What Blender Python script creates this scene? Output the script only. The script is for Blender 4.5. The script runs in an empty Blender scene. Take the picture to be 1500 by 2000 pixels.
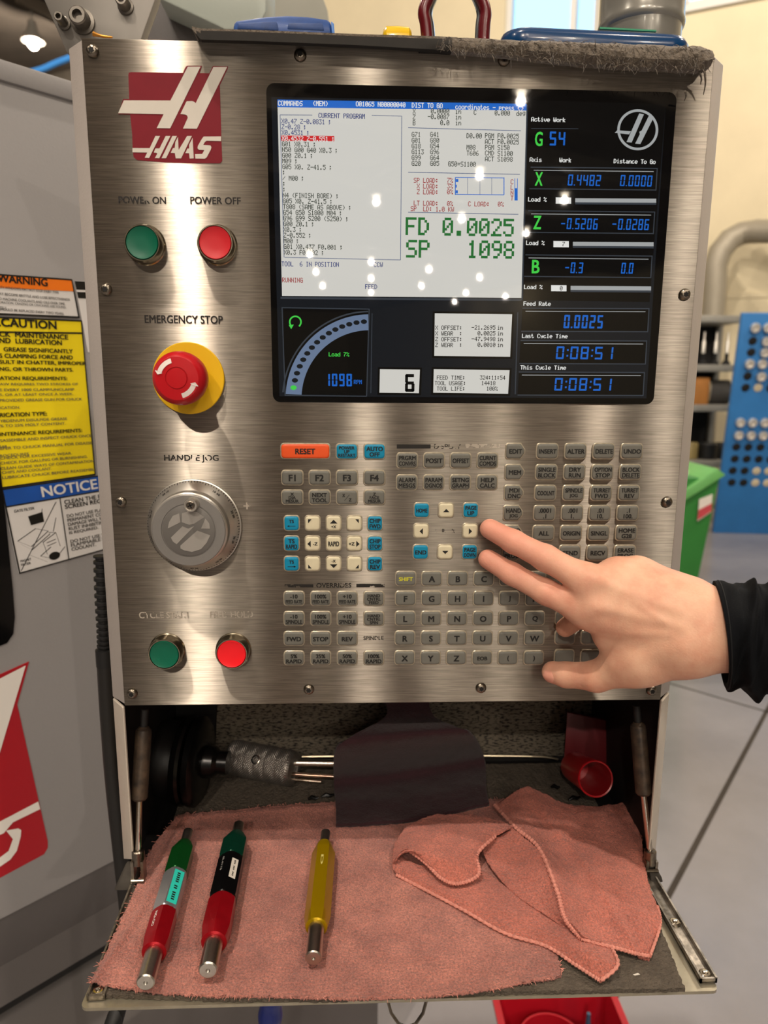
import bpy, bmesh, math, random
import numpy as np
from mathutils import Vector, Matrix
random.seed(7); np.random.seed(7)
SC = bpy.context.scene
COL = SC.collection

# ------------------------------------------------------------------ camera
FPX = 1390.0                                   # focal length in pixels of the 1500x2000 frame
CAMLOC = Vector((-0.03475, -0.56854, 0.27308))
PITCH, ROLL, YAW = -0.18549, -0.00699, -0.04023
ROT = Matrix.Rotation(YAW, 3, 'Z') @ Matrix.Rotation(PITCH, 3, 'X') @ Matrix.Rotation(ROLL, 3, 'Y')
cd = bpy.data.cameras.new('camera'); cam = bpy.data.objects.new('camera', cd); COL.objects.link(cam)
cd.sensor_width = 36.0; cd.sensor_fit = 'AUTO'; cd.lens = 36.0 * FPX / 2000.0
cd.clip_start = 0.02; cd.clip_end = 200
m3 = Matrix((ROT.col[0], ROT.col[2], -ROT.col[1])).transposed()
cam.matrix_world = Matrix.Translation(CAMLOC) @ m3.to_4x4()
cd.dof.use_dof = True; cd.dof.focus_distance = 0.575; cd.dof.aperture_fstop = 7.0
SC.camera = cam

def ray(px, py): return ROT @ Vector(((px - 750) / FPX, 1.0, (1000 - py) / FPX))
def atY(px, py, Y=0.0): d = ray(px, py); return CAMLOC + d * ((Y - CAMLOC.y) / d.y)
def atZ(px, py, Z): d = ray(px, py); return CAMLOC + d * ((Z - CAMLOC.z) / d.z)
def atP(px, py, p0, n): d = ray(px, py); return CAMLOC + d * ((p0 - CAMLOC).dot(n) / d.dot(n))

# ------------------------------------------------------------------ world, exposure
SC.view_settings.view_transform = 'Standard'; SC.view_settings.look = 'None'
SC.view_settings.gamma = 1.0; SC.view_settings.use_curve_mapping = False
SC.view_settings.exposure = 0.0
wd = bpy.data.worlds.new('world'); SC.world = wd; wd.use_nodes = True
wd.node_tree.nodes['Background'].inputs[0].default_value = (0.38, 0.68, 1.0, 1)
wd.node_tree.nodes['Background'].inputs[1].default_value = 2.0

# ceiling lamps: places read from mirror images and streaks; wall lamps unseen, added to brighten
CEIL = 6.4
LAMP_W = 235.0
LAMPCOL = (1.0, 0.88, 0.75)

# ------------------------------------------------------------------ colour and material helpers
def lin(c):
    if isinstance(c, str):
        c = c.lstrip('#'); c = [int(c[i:i+2], 16) / 255 for i in (0, 2, 4)]
        return tuple((x / 12.92 if x <= .04045 else ((x + .055) / 1.055) ** 2.4) for x in c)
    return tuple(c[:3])
MATS = {}
def M(name, col, rough=.5, metal=0, var=0, vscale=20, bump=0, bscale=300, spec=.5, emit=0, coat=0, aniso=0,
      sss=0, sheen=0, stretch=(1, 1, 1), col2=None, bdist=.001, vdet=4, contrast=0, speck=None, alpha_noise=None, trans=0, ior=1.45, rvar=0):
    if name in MATS: return MATS[name]
    m = bpy.data.materials.new(name); m.use_nodes = True; MATS[name] = m
    nt = m.node_tree; N = nt.nodes; L = nt.links
    b = N['Principled BSDF']; out = N['Material Output']
    c = lin(col); I = b.inputs
    I['Base Color'].default_value = (*c, 1); I['Roughness'].default_value = rough; I['Metallic'].default_value = metal
    I['Specular IOR Level'].default_value = spec; I['Coat Weight'].default_value = coat; I['Coat Roughness'].default_value = .08
    I['IOR'].default_value = ior; I['Transmission Weight'].default_value = trans
    if sheen: I['Sheen Weight'].default_value = sheen; I['Sheen Roughness'].default_value = .5
    if sss:
        I['Subsurface Weight'].default_value = sss; I['Subsurface Radius'].default_value = (.009, .003, .0015); I['Subsurface Scale'].default_value = 1.0
    if emit:
        I['Emission Color'].default_value = (*c, 1); I['Emission Strength'].default_value = emit
    tc = N.new('ShaderNodeTexCoord'); mp = N.new('ShaderNodeMapping'); mp.inputs['Scale'].default_value = stretch
    L.new(tc.outputs['Object'], mp.inputs['Vector'])
    def noise(scale, det=4, rough_=.6):
        n = N.new('ShaderNodeTexNoise'); n.inputs['Scale'].default_value = scale; n.inputs['Detail'].default_value = det
        n.inputs['Roughness'].default_value = rough_
        L.new(mp.outputs['Vector'], n.inputs['Vector']); return n
    if var or col2:
        n = noise(vscale, vdet); rp = N.new('ShaderNodeValToRGB')
        d = lin(col2) if col2 else tuple(max(0, x * (1 - var)) for x in c)
        rp.color_ramp.elements[0].color = (*d, 1); rp.color_ramp.elements[1].color = (*c, 1)
        k = contrast
        rp.color_ramp.elements[0].position = .3 + .18 * k; rp.color_ramp.elements[1].position = .7 - .18 * k
        L.new(n.outputs['Fac'], rp.inputs['Fac']); L.new(rp.outputs['Color'], I['Base Color'])
        if emit: L.new(rp.outputs['Color'], I['Emission Color'])
        if speck:
            n5 = noise(speck[0], 2); mr5 = N.new('ShaderNodeMapRange'); mr5.inputs['From Min'].default_value = .3; mr5.inputs['From Max'].default_value = .7; mr5.inputs['To Min'].default_value = 1 - speck[1]; mr5.inputs['To Max'].default_value = 1 + speck[1] * .5
            L.new(n5.outputs['Fac'], mr5.inputs['Value']); m5 = N.new('ShaderNodeMix'); m5.data_type = 'RGBA'; m5.blend_type = 'MULTIPLY'; m5.inputs[0].default_value = 1
            L.new(rp.outputs['Color'], m5.inputs[6]); L.new(mr5.outputs[0], m5.inputs[7]); L.new(m5.outputs[2], I['Base Color'])
        if rvar:
            mr = N.new('ShaderNodeMapRange'); mr.inputs['To Min'].default_value = max(.02, rough - rvar); mr.inputs['To Max'].default_value = min(1, rough + rvar)
            L.new(n.outputs['Fac'], mr.inputs['Value']); L.new(mr.outputs['Result'], I['Roughness'])
    if bump:
        n = noise(bscale, 3); bp = N.new('ShaderNodeBump'); bp.inputs['Strength'].default_value = bump; bp.inputs['Distance'].default_value = bdist
        L.new(n.outputs['Fac'], bp.inputs['Height']); L.new(bp.outputs['Normal'], I['Normal'])
    if aniso:
        I['Anisotropic'].default_value = aniso
        t = N.new('ShaderNodeTangent'); t.direction_type = 'UV_MAP'; t.uv_map = 'UVMap'; L.new(t.outputs['Tangent'], I['Tangent'])
    if alpha_noise:
        n = noise(alpha_noise[0], 3); rp = N.new('ShaderNodeValToRGB'); t = alpha_noise[1]
        rp.color_ramp.elements[0].position = t - .02; rp.color_ramp.elements[1].position = t + .02
        L.new(n.outputs['Fac'], rp.inputs['Fac']); L.new(rp.outputs['Color'], I['Alpha'])
    return m

# ------------------------------------------------------------------ mesh builder
TXT = {}
def glyphs(s):
    if s in TXT: return TXT[s]
    cu = bpy.data.curves.new('t', 'FONT'); cu.body = s; cu.size = 1; cu.resolution_u = 3; cu.fill_mode = 'BOTH'
    cu.offset = GLYPH_OFFSET; cu.space_line = .82; cu.align_x = 'CENTER'
    o = bpy.data.objects.new('t', cu); me = o.to_mesh()
    v = np.array([x.co[:2] for x in me.vertices]).reshape(-1, 2); f = [tuple(p.vertices) for p in me.polygons]
    o.to_mesh_clear(); bpy.data.objects.remove(o); bpy.data.curves.remove(cu)
    TXT[s] = (v, f); return TXT[s]
GLYPH_OFFSET = 0.0

def basis(ax):
    ax = Vector(ax).normalized(); a = Vector((0, 0, 1)) if abs(ax.z) < .9 else Vector((1, 0, 0))
    u = ax.cross(a).normalized(); return u, ax.cross(u).normalized(), ax

class MB:
    def __init__(s): s.v = []; s.f = []; s.m = []
    def add(s, vs, fs, mi=0):
        b = len(s.v); s.v += [Vector(p) for p in vs]; s.f += [tuple(b + i for i in q) for q in fs]; s.m += [mi] * len(fs); return s
    def box(s, x0, x1, y0, y1, z0, z1, mi=0, mat=None):
        vs = [Vector((x, y, z)) for x in (x0, x1) for y in (y0, y1) for z in (z0, z1)]
        if mat is not None: vs = [mat @ p for p in vs]
        return s.add(vs, [(0, 1, 3, 2), (4, 6, 7, 5), (0, 4, 5, 1), (2, 3, 7, 6), (0, 2, 6, 4), (1, 5, 7, 3)], mi)
    def loft(s, rings, caps=(True, True), close=True, mi=0):
        n = len(rings[0]); vs = [p for r in rings for p in r]; fs = []
        for i in range(len(rings) - 1):
            for j in range(n if close else n - 1):
                k = (j + 1) % n; fs.append((i * n + j, i * n + k, (i + 1) * n + k, (i + 1) * n + j))
        if caps[0]: fs.append(tuple(range(n - 1, -1, -1)))
        if caps[1]: fs.append(tuple((len(rings) - 1) * n + j for j in range(n)))
        return s.add(vs, fs, mi)
    def lathe(s, prof, o, ax, n=24, mi=0, caps=(True, True), phase=0, fn=None):
        u, w, a = basis(ax); o = Vector(o)
        rings = []
        for r, h in prof:
            rings.append([o + a * h + (u * math.cos(t) + w * math.sin(t)) * (r if fn is None else fn(r, h, t)) for t in [phase + 2 * math.pi * j / n for j in range(n)]])
        return s.loft(rings, caps, mi=mi)
    def cyl(s, p, q, r, n=16, mi=0, r2=None):
        p = Vector(p); q = Vector(q); return s.lathe([(r, 0), (r if r2 is None else r2, (q - p).length)], p, q - p, n, mi)
    def tube(s, path, r, n=10, mi=0, caps=(True, True)):
        P = [Vector(p) for p in path]; R = r if isinstance(r, (list, tuple)) else [r] * len(P)
        rings = []; u = None
        for i, p in enumerate(P):
            t = (P[min(i + 1, len(P) - 1)] - P[max(i - 1, 0)]).normalized()
            if u is None: u = basis(t)[0]
            u = (u - t * u.dot(t)).normalized(); w = t.cross(u)
            rings.append([p + (u * math.cos(2 * math.pi * j / n) + w * math.sin(2 * math.pi * j / n)) * R[i] for j in range(n)])
        return s.loft(rings, caps, mi=mi)
    def poly(s, pts, mi=0): return s.add(pts, [tuple(range(len(pts)))], mi)
    def prism(s, pts, vec, mi=0):
        vec = Vector(vec); a = [Vector(p) for p in pts]; return s.loft([a, [p + vec for p in a]], mi=mi)
    def ball(s, c, r, mi=0, n=12, k=8, sc=(1, 1, 1)):
        c = Vector(c); rings = []
        for i in range(1, k):
            t = math.pi * i / k; rings.append([c + Vector((r * math.sin(t) * math.cos(2 * math.pi * j / n) * sc[0], r * math.sin(t) * math.sin(2 * math.pi * j / n) * sc[1], r * math.cos(t) * sc[2])) for j in range(n)])
        return s.loft(rings, mi=mi)
    def text(s, txt, o, ux, uy, width=None, height=None, align='C', mi=0, bold=.022):
        v, f = glyphs(txt)
        if not len(v): return s
        lo, hi = v.min(0), v.max(0); sx = width / (hi[0] - lo[0]) if width else None; sy = height / (hi[1] - lo[1]) if height else None
        sx = sx or sy; sy = sy or sx
        ox = {'C': (lo[0] + hi[0]) / 2, 'L': lo[0], 'R': hi[0]}[align]; oy = (lo[1] + hi[1]) / 2
        o = Vector(o); ux = Vector(ux); uy = Vector(uy)
        nrm = 0
        for k, l in (((-1, -.6), (1, -.6), (-1, .6), (1, .6)) if bold else ((0, 0),)):
            nrm = nrm + 1 if bold else 0
            s.add([o + ux.cross(uy) * (9e-6 * nrm) + ux * ((a - ox + k * bold) * sx) + uy * ((b - oy + l * bold) * sy) for a, b in v], f, mi)
        return s
    def mesh(s, name, mats, origin=(0, 0, 0), bev=0, smooth=True, ang=35, uv=None, seg=2, weld=False):
        me = bpy.data.meshes.new(name); O = Vector(origin)
        me.from_pydata([tuple(p - O) for p in s.v], [], s.f)
        if not isinstance(mats, (list, tuple)): mats = [mats]
        for m in mats: me.materials.append(m)
        me.polygons.foreach_set('material_index', s.m)
        bm = bmesh.new(); bm.from_mesh(me)
        if weld: bmesh.ops.remove_doubles(bm, verts=bm.verts, dist=weld)
        bmesh.ops.recalc_face_normals(bm, faces=bm.faces)
        if bev:
            es = [e for e in bm.edges if len(e.link_faces) == 2 and e.calc_face_angle(0) > math.radians(30)]
            bmesh.ops.bevel(bm, geom=es, offset=bev, segments=seg, affect='EDGES', profile=.5, clamp_overlap=True)
        if uv:
            lay = bm.loops.layers.uv.new('UVMap')
            for fc in bm.faces:
                for lp in fc.loops: lp[lay].uv = uv(lp.vert.co + O)
        bm.to_mesh(me); bm.free()
        if smooth:
            me.polygons.foreach_set('use_smooth', [True] * len(me.polygons)); me.set_sharp_from_angle(angle=math.radians(ang))
        me.update(); return me
    def base(s):
        a = np.array([tuple(p) for p in s.v]); lo, hi = a.min(0), a.max(0)
        return Vector(((lo[0] + hi[0]) / 2, (lo[1] + hi[1]) / 2, lo[2]))
    def build(s, name, mats, parent=None, **k):
        o = WLOC[parent.name] if parent else s.base()
        return link(name, s.mesh(name, mats, o, **k), parent, o)

WLOC = {}
def link(name, data, parent=None, loc=(0, 0, 0)):
    o = bpy.data.objects.new(name, data); COL.objects.link(o); loc = Vector(loc); WLOC[o.name] = loc
    if parent: o.parent = parent; o.location = loc - WLOC[parent.name]
    else: o.location = loc
    return o
def tag(o, label=None, cat=None, group=None, kind=None):
    if label: o['label'] = label
    if cat: o['category'] = cat
    if group: o['group'] = group
    if kind: o['kind'] = kind
    return o
def thing(name, loc, label, cat, group=None): return tag(link(name, None, None, loc), label, cat, group)
def rrect(w, h, r, n=4):
    pts = []
    for cx, cy, a in ((w/2-r, h/2-r, 0), (-w/2+r, h/2-r, 90), (-w/2+r, -h/2+r, 180), (w/2-r, -h/2+r, 270)):
        for i in range(n + 1): t = math.radians(a + 90 * i / n); pts.append((cx + r * math.cos(t), cy + r * math.sin(t)))
    return pts
def grow(pts, d):                       # shrink / grow a convex outline about its centre
    cx = sum(p[0] for p in pts) / len(pts); cy = sum(p[1] for p in pts) / len(pts)
    w = max(abs(p[0] - cx) for p in pts); h = max(abs(p[1] - cy) for p in pts)
    return [(cx + (x - cx) * (w + d) / w, cy + (y - cy) * (h + d) / h) for x, y in pts]
def cr(P, t):                           # Catmull-Rom through control points
    n = len(P) - 1; x = min(max(t, 0), 1) * n; i = min(int(x), n - 1); u = x - i
    p0, p1, p2, p3 = P[max(i-1, 0)], P[i], P[i+1], P[min(i+2, n)]
    return .5 * ((2 * p1) + (p2 - p0) * u + (2 * p0 - 5 * p1 + 4 * p2 - p3) * u * u + (3 * p1 - p0 - 3 * p2 + p3) * u ** 3)
def smoothpath(P, n): P = [Vector(p) for p in P]; return [cr(P, i / n) for i in range(n + 1)]
# ================================================================== the hall
FL = -1.25
WU = Vector((.885, -.465, 0)).normalized(); WN = Vector((-WU.y * -1, WU.x * -1, 0)); WN = Vector((-.465, -.885, 0)).normalized()
WP = atY(1400, 742, 8.2); WP.z = 0
ZV = Vector((0, 0, 1))
def wl(u, n, z): return WP + WU * u + WN * n + ZV * z          # hall frame: along the wall, out of it, up
HM = Matrix((( WU.x, WN.x, 0, WP.x), (WU.y, WN.y, 0, WP.y), (0, 0, 1, 0), (0, 0, 0, 1)))
def hbox(mb, u0, u1, n0, n1, z0, z1, mi=0): return mb.box(u0, u1, n0, n1, z0, z1, mi, HM)
def upx(px, py):                                             # where a pixel's ray meets the wall: (u, z)
    p = atP(px, py, WP, WN); return (p - WP).dot(WU), p.z

m_floor = M('floor_concrete', '#8b888a', .2, var=.26, vscale=1.3, vdet=8, bump=.05, bscale=30, spec=.45, rvar=.1, contrast=.2)
m_joint = M('joint_filler', '#3d362f', .9, var=.3, vscale=8)
m_wall = M('painted_block_wall', '#dccfae', .75, var=.08, vscale=2, bump=.15, bscale=60)
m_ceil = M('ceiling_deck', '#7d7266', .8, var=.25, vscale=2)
m_beam = M('ceiling_steel', '#8c8274', .6, var=.2, vscale=3)
m_frame = M('window_paint', '#d8d6d0', .5)
m_pane = M('window_glass', '#ffffff', .02, trans=1, ior=1.02)

U0, U1, ND, ZC = -40.0, 36.0, 80.0, 7.2
NB = -18.0; UL = upx(400, 60)[0]
fl = tag(hbox(hbox(MB(), U0, U1, -.2, ND, FL - .2, FL), U0, UL, NB, -.2, FL - .2, FL).build('floor', m_floor), kind='structure')
for a, b in (((1500, 1384), (1312, 1738)), ((1340, 1344), (1500, 1391)), ((1312, 1738), (1180, 1985))):
    p = atZ(*a, FL); q = atZ(*b, FL); d = (q - p); L_ = d.length; d.normalize(); s_ = d.cross(ZV) * (.009 if a[0] != 1340 else .006)
    p = p - d * (3 if a == (1500, 1384) or a[0] == 1340 else 0); q = q + d * (3 if a[0] == 1340 else 0)
    MB().prism([p - s_, p + s_, q + s_, q - s_], (0, 0, .0012)).build('floor_joint', m_joint, fl)
tag(hbox(hbox(MB(), U0, U1, -.2, ND, ZC, ZC + .2), U0, UL, NB, -.2, ZC, ZC + .2).build('ceiling', m_ceil), kind='structure')
cl = bpy.data.objects['ceiling']
for k in range(9): hbox(MB(), U0, U1, 1.5 + 5 * k, 1.75 + 5 * k, ZC - .5, ZC).build('beam', m_beam, cl)
for k in range(3): hbox(MB(), U0, UL - .3, -3.5 - 5 * k, -3.25 - 5 * k, ZC - .5, ZC).build('beam', m_beam, cl)
for k in range(5): hbox(MB(), UL - 1.5 - 3 * k, UL - 1.4 - 3 * k, NB, -.3, ZC - .26, ZC - .02).build('purlin', m_beam, cl)
for k in range(7): hbox(MB(), -18 + 5 * k, -17.88 + 5 * k, 0, 42, ZC - .26, ZC - .02).build('purlin', m_beam, cl)
# two windows seen high in the wall, and a third added out of view
w1a, w1z = upx(985, 60); w1b, _ = upx(1168, 60)
w2a, w2z = upx(1330, 14); w2b = w2a + 2.6
WZ1 = 5.9
wb = MB()
w2b = 1.0; w3a, w3b, w3z = 1.25, 3.4, 2.3  # third window unseen, added to throw blue daylight on the floor
cuts = [(UL, w1a, None), (w1a, w1b, w1z - .5), (w1b, w2a, None), (w2a, w2b, w2z), (w2b, w3a, None), (w3a, w3b, w3z), (w3b, U1, None)]
for a, b, zs in cuts:
    if zs is None: hbox(wb, a, b, -.3, 0, FL, ZC)
    else: hbox(wb, a, b, -.3, 0, FL, zs); hbox(wb, a, b, -.3, 0, WZ1, ZC)
wall = tag(wb.build('wall_back', m_wall, smooth=False), kind='structure')
hbox(MB(), U0, U1, -.001, .012, upx(1430, 578)[1] - .03, upx(1430, 578)[1] + .03).build('ledge', m_wall, wall)
def window(nm, a, b, z0, z1, bars):
    r = tag(link(nm, None, None, wl((a + b) / 2, -.15, z0)), kind='structure')
    f = MB()
    for u in [a, b - .07] + [a + (b - a) * t - .03 for t in bars]: hbox(f, u, u + .07, -.2, -.06, z0, z1)
    hbox(f, a, b, -.2, -.06, z0, z0 + .07); hbox(f, a, b, -.2, -.06, z1 - .07, z1)
    f.build('window_frame', m_frame, r, smooth=False)
    hbox(MB(), a, b, -.13, -.12, z0, z1).build('pane', m_pane, r)
    hbox(MB(), a - .05, b + .05, 0, .05, z0 - .08, z0).build('window_sill', m_frame, r)
window('window_1', w1a, w1b, w1z - .5, WZ1, (.72,))
window('window_2', w2a, w2b, w2z, WZ1, (.5,))
window('added_window', w3a, w3b, w3z, WZ1, (.5,))
tag(hbox(MB(), U1, U1 + .2, -.2, ND, FL, ZC).build('wall_right', m_wall), kind='structure')
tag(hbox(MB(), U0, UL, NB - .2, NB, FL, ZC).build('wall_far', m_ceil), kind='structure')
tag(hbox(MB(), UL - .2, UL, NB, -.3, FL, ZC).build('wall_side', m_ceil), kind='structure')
tag(hbox(MB(), U0 - .2, U0, NB, ND, FL, ZC).build('wall_left', m_wall), kind='structure')
tag(hbox(MB(), U0, U1, ND, ND + .2, FL, ZC).build('wall_front', m_wall), kind='structure')

# ------------------------------------------------------------------ ceiling lamps
m_hous = M('lamp_housing', '#a9a49a', .4, .6)
m_lens = M('lamp_lens', '#fff0d8', .4, emit=30)
ME_H = MB().lathe([(.12, .02), (.2, .03), (.17, .12), (.09, .24), (.07, .38), (.02, .4), (.02, .8)], (0, 0, 0), (0, 0, 1), 20).mesh('ceiling_lamp', m_hous)
ME_L = MB().lathe([(.03, -.1), (.075, -.07), (.1, -.02), (.11, .025), (.105, .03)], (0, 0, 0), (0, 0, 1), 20).mesh('lens', m_lens)
def lamp_light(x, y, k, power=1.0):
    p = Vector((x, y, CEIL))
    if k: t = link('ceiling_lamp', ME_H, cl, p)
    else: t = tag(link('ceiling_lamp', ME_H, None, p), 'bright round lamp glowing under the roof at the upper left corner', 'lamp')
    link('lens', ME_L, t, p)
    l = bpy.data.lights.new('high_bay_light', 'POINT'); l.shadow_soft_size = .07; l.energy = LAMP_W * power; l.color = LAMPCOL
    o = bpy.data.objects.new('high_bay_light', l); COL.objects.link(o); o.parent = t; o.location = (0, 0, -.18)
def mirror_lamp(px, py):
    p = atY(px, py, 0); d = ray(px, py); d.y = -d.y; t = (CEIL - p.z) / d.z; return p + d * t
spots = [(1018, 180), (735, 384), (902, 418), (1103, 380), (937, 331), (1028, 447), (605, 490), (725, 505), (617, 525), (838, 520),
         (937, 536), (630, 553), (725, 538), (823, 553), (1057, 580), (987, 574), (888, 585), (910, 567), (725, 566), (958, 588)]
for i, (a, b) in enumerate(spots):
    p = mirror_lamp(a, b); lamp_light(p.x, p.y, 1, .55 if b < 500 else .8)
p = atZ(65, 85, CEIL); lamp_light(p.x, p.y, 0)
# the nearest lamps, whose long vertical streaks show in the brushed steel
for px, D, w in ((328, 9.0, 4.2), (715, 9.0, 1.8), (868, 14.0, 1.3), (1352, 13.0, 3.2), (1010, 11.0, 1.1), (470, 17.0, .7)):
    p = atY(px, 900, 0); d = ray(px, 900); x = p.x + d.x / d.y * D; lamp_light(x, -D, 1, w)
lamp_light(-1.5, -2.0, 1, 3.6); lamp_light(2.4, -2.6, 1, 1.9); lamp_light(-5.5, -3.0, 1, 1.2); lamp_light(1.0, 3.5, 1, 2.0); lamp_light(-4, 5.0, 1, 2.0); lamp_light(6.0, 1.0, 1, 2.0); lamp_light(4.5, 4.0, 1, 1.6)  # overhead lamps out of view; those by the wall added to brighten it

# ------------------------------------------------------------------ background: rack, collet board, bin, duct
m_blue = M('blue_board_paint', '#2f78bb', .45, var=.12, vscale=6)
m_black = M('black_hole', '#0b0b0c', .7)
m_coll = M('collet_steel', '#f0ece4', .35, .85)
m_cream = M('plug_cream', '#c9bda0', .6)
p_tl = atY(1450, 612, 5.75); p_bl = atZ(1393, 1041, FL)
bn = Vector((-.12, -1, 0)).normalized(); bu = Vector((1, -.12, 0)).normalized()
ltop = p_tl - p_bl; ltop = Vector((p_bl.x, p_bl.y, p_tl.z)) + bn * .5 - p_bl      # board leans towards the viewer
bnn = bu.cross(ltop.normalized()); bnn = bnn if bnn.y < 0 else -bnn
def brd(px, py): return atP(px, py, p_bl, bnn)
t = thing('collet_board', p_bl + bu * .7, 'tall blue tool board punched with rows of round holes for collets', 'tool board')
TLp = brd(1450, 612); TL2 = TLp + bu * 1.5; BL2 = p_bl + bu * 1.5
MB().prism([p_bl, BL2, TL2, TLp], -bnn * .05).build('board', m_blue, t, bev=.006)
MB().prism([p_bl - bnn * .05 + bu * .1, BL2 - bnn * .05, BL2 - bnn * .3 , p_bl - bnn * .3 + bu * .1], (0, 0, .04)).build('foot', m_blue, t)
rows1 = [(1473, 639.5, 'CCCC'), (1470, 666, 'hCCC'), (1467, 688, 'hCCh'), (1462, 710, 'CCCC'), (1460, 734.6, 'hCCh'), (1456, 757, 'hwhh')]
rows2 = [(1444, 824, 'CCCCC'), (1441, 848.7, 'CCCCC'), (1438, 873, 'hhhhh'), (1435, 896, 'hhhhh'), (1431, 919, 'hhwwh'), (1429, 942, 'hhwwh')]
nm = 0
for ri, (px, py, code) in enumerate(rows1 + rows2):
    for k, ch in enumerate(code):
        c = brd(px, py) + bu * (k * .112)
        r = .038
        MB().lathe([(r, 0), (r, .004), (r * .9, .006)], c, bnn, 16).build('plug' if ch == 'w' else 'hole', m_cream if ch == 'w' else m_black, t)
        if ch == 'C':
            g = MB().lathe([(.034, .005), (.044, .012), (.046, .03), (.04, .045), (.024, .047), (.02, .03), (.001, .03)], c, bnn, 16, caps=(True, True))
            nm += 1
            o = g.build('collet', m_coll)
            tag(o, 'steel collet in hole %s of the %s row on the blue board' % (['one', 'two', 'three', 'four', 'five'][k], ['first', 'second', 'third', 'fourth', 'fifth', 'sixth', 'seventh', 'eighth'][ri]), 'collet', 'steel collets in the blue board')

m_rack = M('rack_paint', '#9a978e', .5, .2, var=.15, vscale=6)
RY = 6.9
def rk(px, py): return atY(px, py, RY)
xa = rk(1330, 700).x; xb = rk(1446, 700).x
t = thing('storage_rack', (xa, RY, FL), 'grey steel shelving rack behind the blue board', 'shelf')
for px in (1330, 1446):
    x = rk(px, 700).x; MB().box(x - .025, x + .025, RY - .02, RY + .03, FL, rk(1400, 615).z).build('post', m_rack, t)
    MB().box(x - .025, x + .025, RY + .47, RY + .52, FL, rk(1400, 615).z).build('post', m_rack, t)
for py in (622, 718, 796, 905, 985):
    z = rk(1400, py).z; MB().box(xa, xb, RY - .03, RY + .55, z - .04, z + .03).build('shelf', m_rack, t, bev=.004)
MB().box(xa, xb, RY + .53, RY + .54, FL + .1, rk(1400, 625).z).build('back_panel', M('rack_dark', '#1d1b1a', .8), t)
def sbox(nm, label, cat, px0, px1, py0, py1, col, dy=0, grp=None):
    a = rk(px0, py1); b = rk(px1, py0)
    g = MB().box(a.x, b.x, RY + .02 + dy, RY + .3 + dy, a.z, b.z)
    return tag(g.build(nm, M('pack_' + col, col, .6, var=.15, vscale=9), bev=.006), label, cat, grp)
zs = [rk(1400, p).z + .03 for p in (718, 796, 905)]
for k, px in enumerate((1383, 1407, 1430)):
    b = rk(px, 700); x = b.x
    t = thing('tool_holder', (x, RY + .12, zs[0]), ['white boxed tool holder beside the cabinet edge on the second rack shelf', 'slim tool holder in the middle of the second rack shelf', 'slim tool holder nearest the blue board on the second rack shelf'][k], 'tool holder', 'tool holders on the rack')
    MB().lathe([(.045, 0), (.045, .02), (.02, .05), (.02, .12)], (x, RY + .12, zs[0]), (0, 0, 1), 14).build('base', m_black, t)
    MB().lathe([(.018, .1), (.018, .24), (.008, .26), (.008, .34)], (x, RY + .12, zs[0]), (0, 0, 1), 12).build('shank', m_coll, t)
o = tag(MB().box(rk(1376, 770).x - .1, rk(1386, 770).x, RY + .02, RY + .32, zs[1] - .03 + .03, rk(1380, 738).z).build('carton', M('pack_orange', '#b5793a', .7, var=.2, vscale=8), bev=.006), 'orange brown carton on the third rack shelf', 'box')
x = rk(1421, 765).x
o = thing('cable_roll', (x, RY + .2, zs[1]), 'dark grey roll lying on the third rack shelf', 'roll')
MB().lathe([(.05, -.1), (.13, -.1), (.13, .1), (.05, .1)], (x, RY + .2, zs[1] + .13), (1, -.25, 0), 22).build('roll_body', M('roll_grey', '#4b4844', .6), o)
MB().lathe([(.126, -.115), (.13, -.112), (.13, -.098), (.126, -.095)], (x, RY + .2, zs[1] + .131), (1, -.25, 0), 22).build('end_ring', m_cream, o)
for k, (px, w, c) in enumerate(((1366, .16, '#9c8a58'), (1400, .22, '#141414'), (1428, .12, '#222222'))):
    x = rk(px, 850).x; g = MB().lathe([(w * .45, 0), (w * .5, .01), (w * .5, .16), (w * .42, .18)], (x, RY + .18, zs[2]), (0, 0, 1), 16)
    tag(g.build('storage_can', M('can_' + c, c, .5, var=.2, vscale=9)), ['mustard coloured can on the lowest visible rack shelf', 'wide black can on the lowest visible rack shelf', 'small black can by the rack post on the lowest visible shelf'][k], 'can', 'cans on the rack')

# green bin
m_green = M('green_bin_paint', '#2f7a33', .5, var=.15, vscale=5)
gy = 2.9
a = atY(1410, 930, gy); b = atY(1372, 1180, gy)
xr = a.x; zt = a.z
t = thing('waste_bin', (xr - .35, gy + .2, FL), 'green painted metal bin with a slanted lid and a red and white label', 'bin')
g = MB(); g.loft([[Vector((xr - .66, gy + .06, FL)), Vector((xr - .10, gy + .06, FL)), Vector((xr - .10, gy + .5, FL)), Vector((xr - .66, gy + .5, FL))],
         [Vector((xr - .72, gy, zt - .01)), Vector((xr - .01, gy, zt - .01)), Vector((xr - .01, gy + .55, zt - .01)), Vector((xr - .72, gy + .55, zt - .01))]])
g.build('bin_body', m_green, t, bev=.008)
lq = [atY(a_, b_, gy - .02) for a_, b_ in ((1325, 966), (1401, 915), (1418, 928), (1325, 986))]
MB().prism(lq, (0, .35, 0)).build('lid', M('green_lid_lit', '#67ab5f', .45, var=.1), t, bev=.004)  # lighter green than the body: light on the lid painted in
q = [atY(1366, 975, gy - .004), atY(1392, 965, gy - .004), atY(1389, 1000, gy - .004), atY(1362, 1018, gy - .004)]
MB().prism(q, (0, .003, 0)).build('label', M('label_white', '#d8d2c8', .5), t)
def mixp(a, b, s): return a + (b - a) * s
MB().prism([mixp(q[0], q[3], .5), mixp(q[1], q[2], .5), mixp(q[1], q[2], .95), mixp(q[0], q[3], .95)], (0, -.002, 0)).build('label_stripe', M('label_red', '#b8434a', .5), t)
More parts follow.
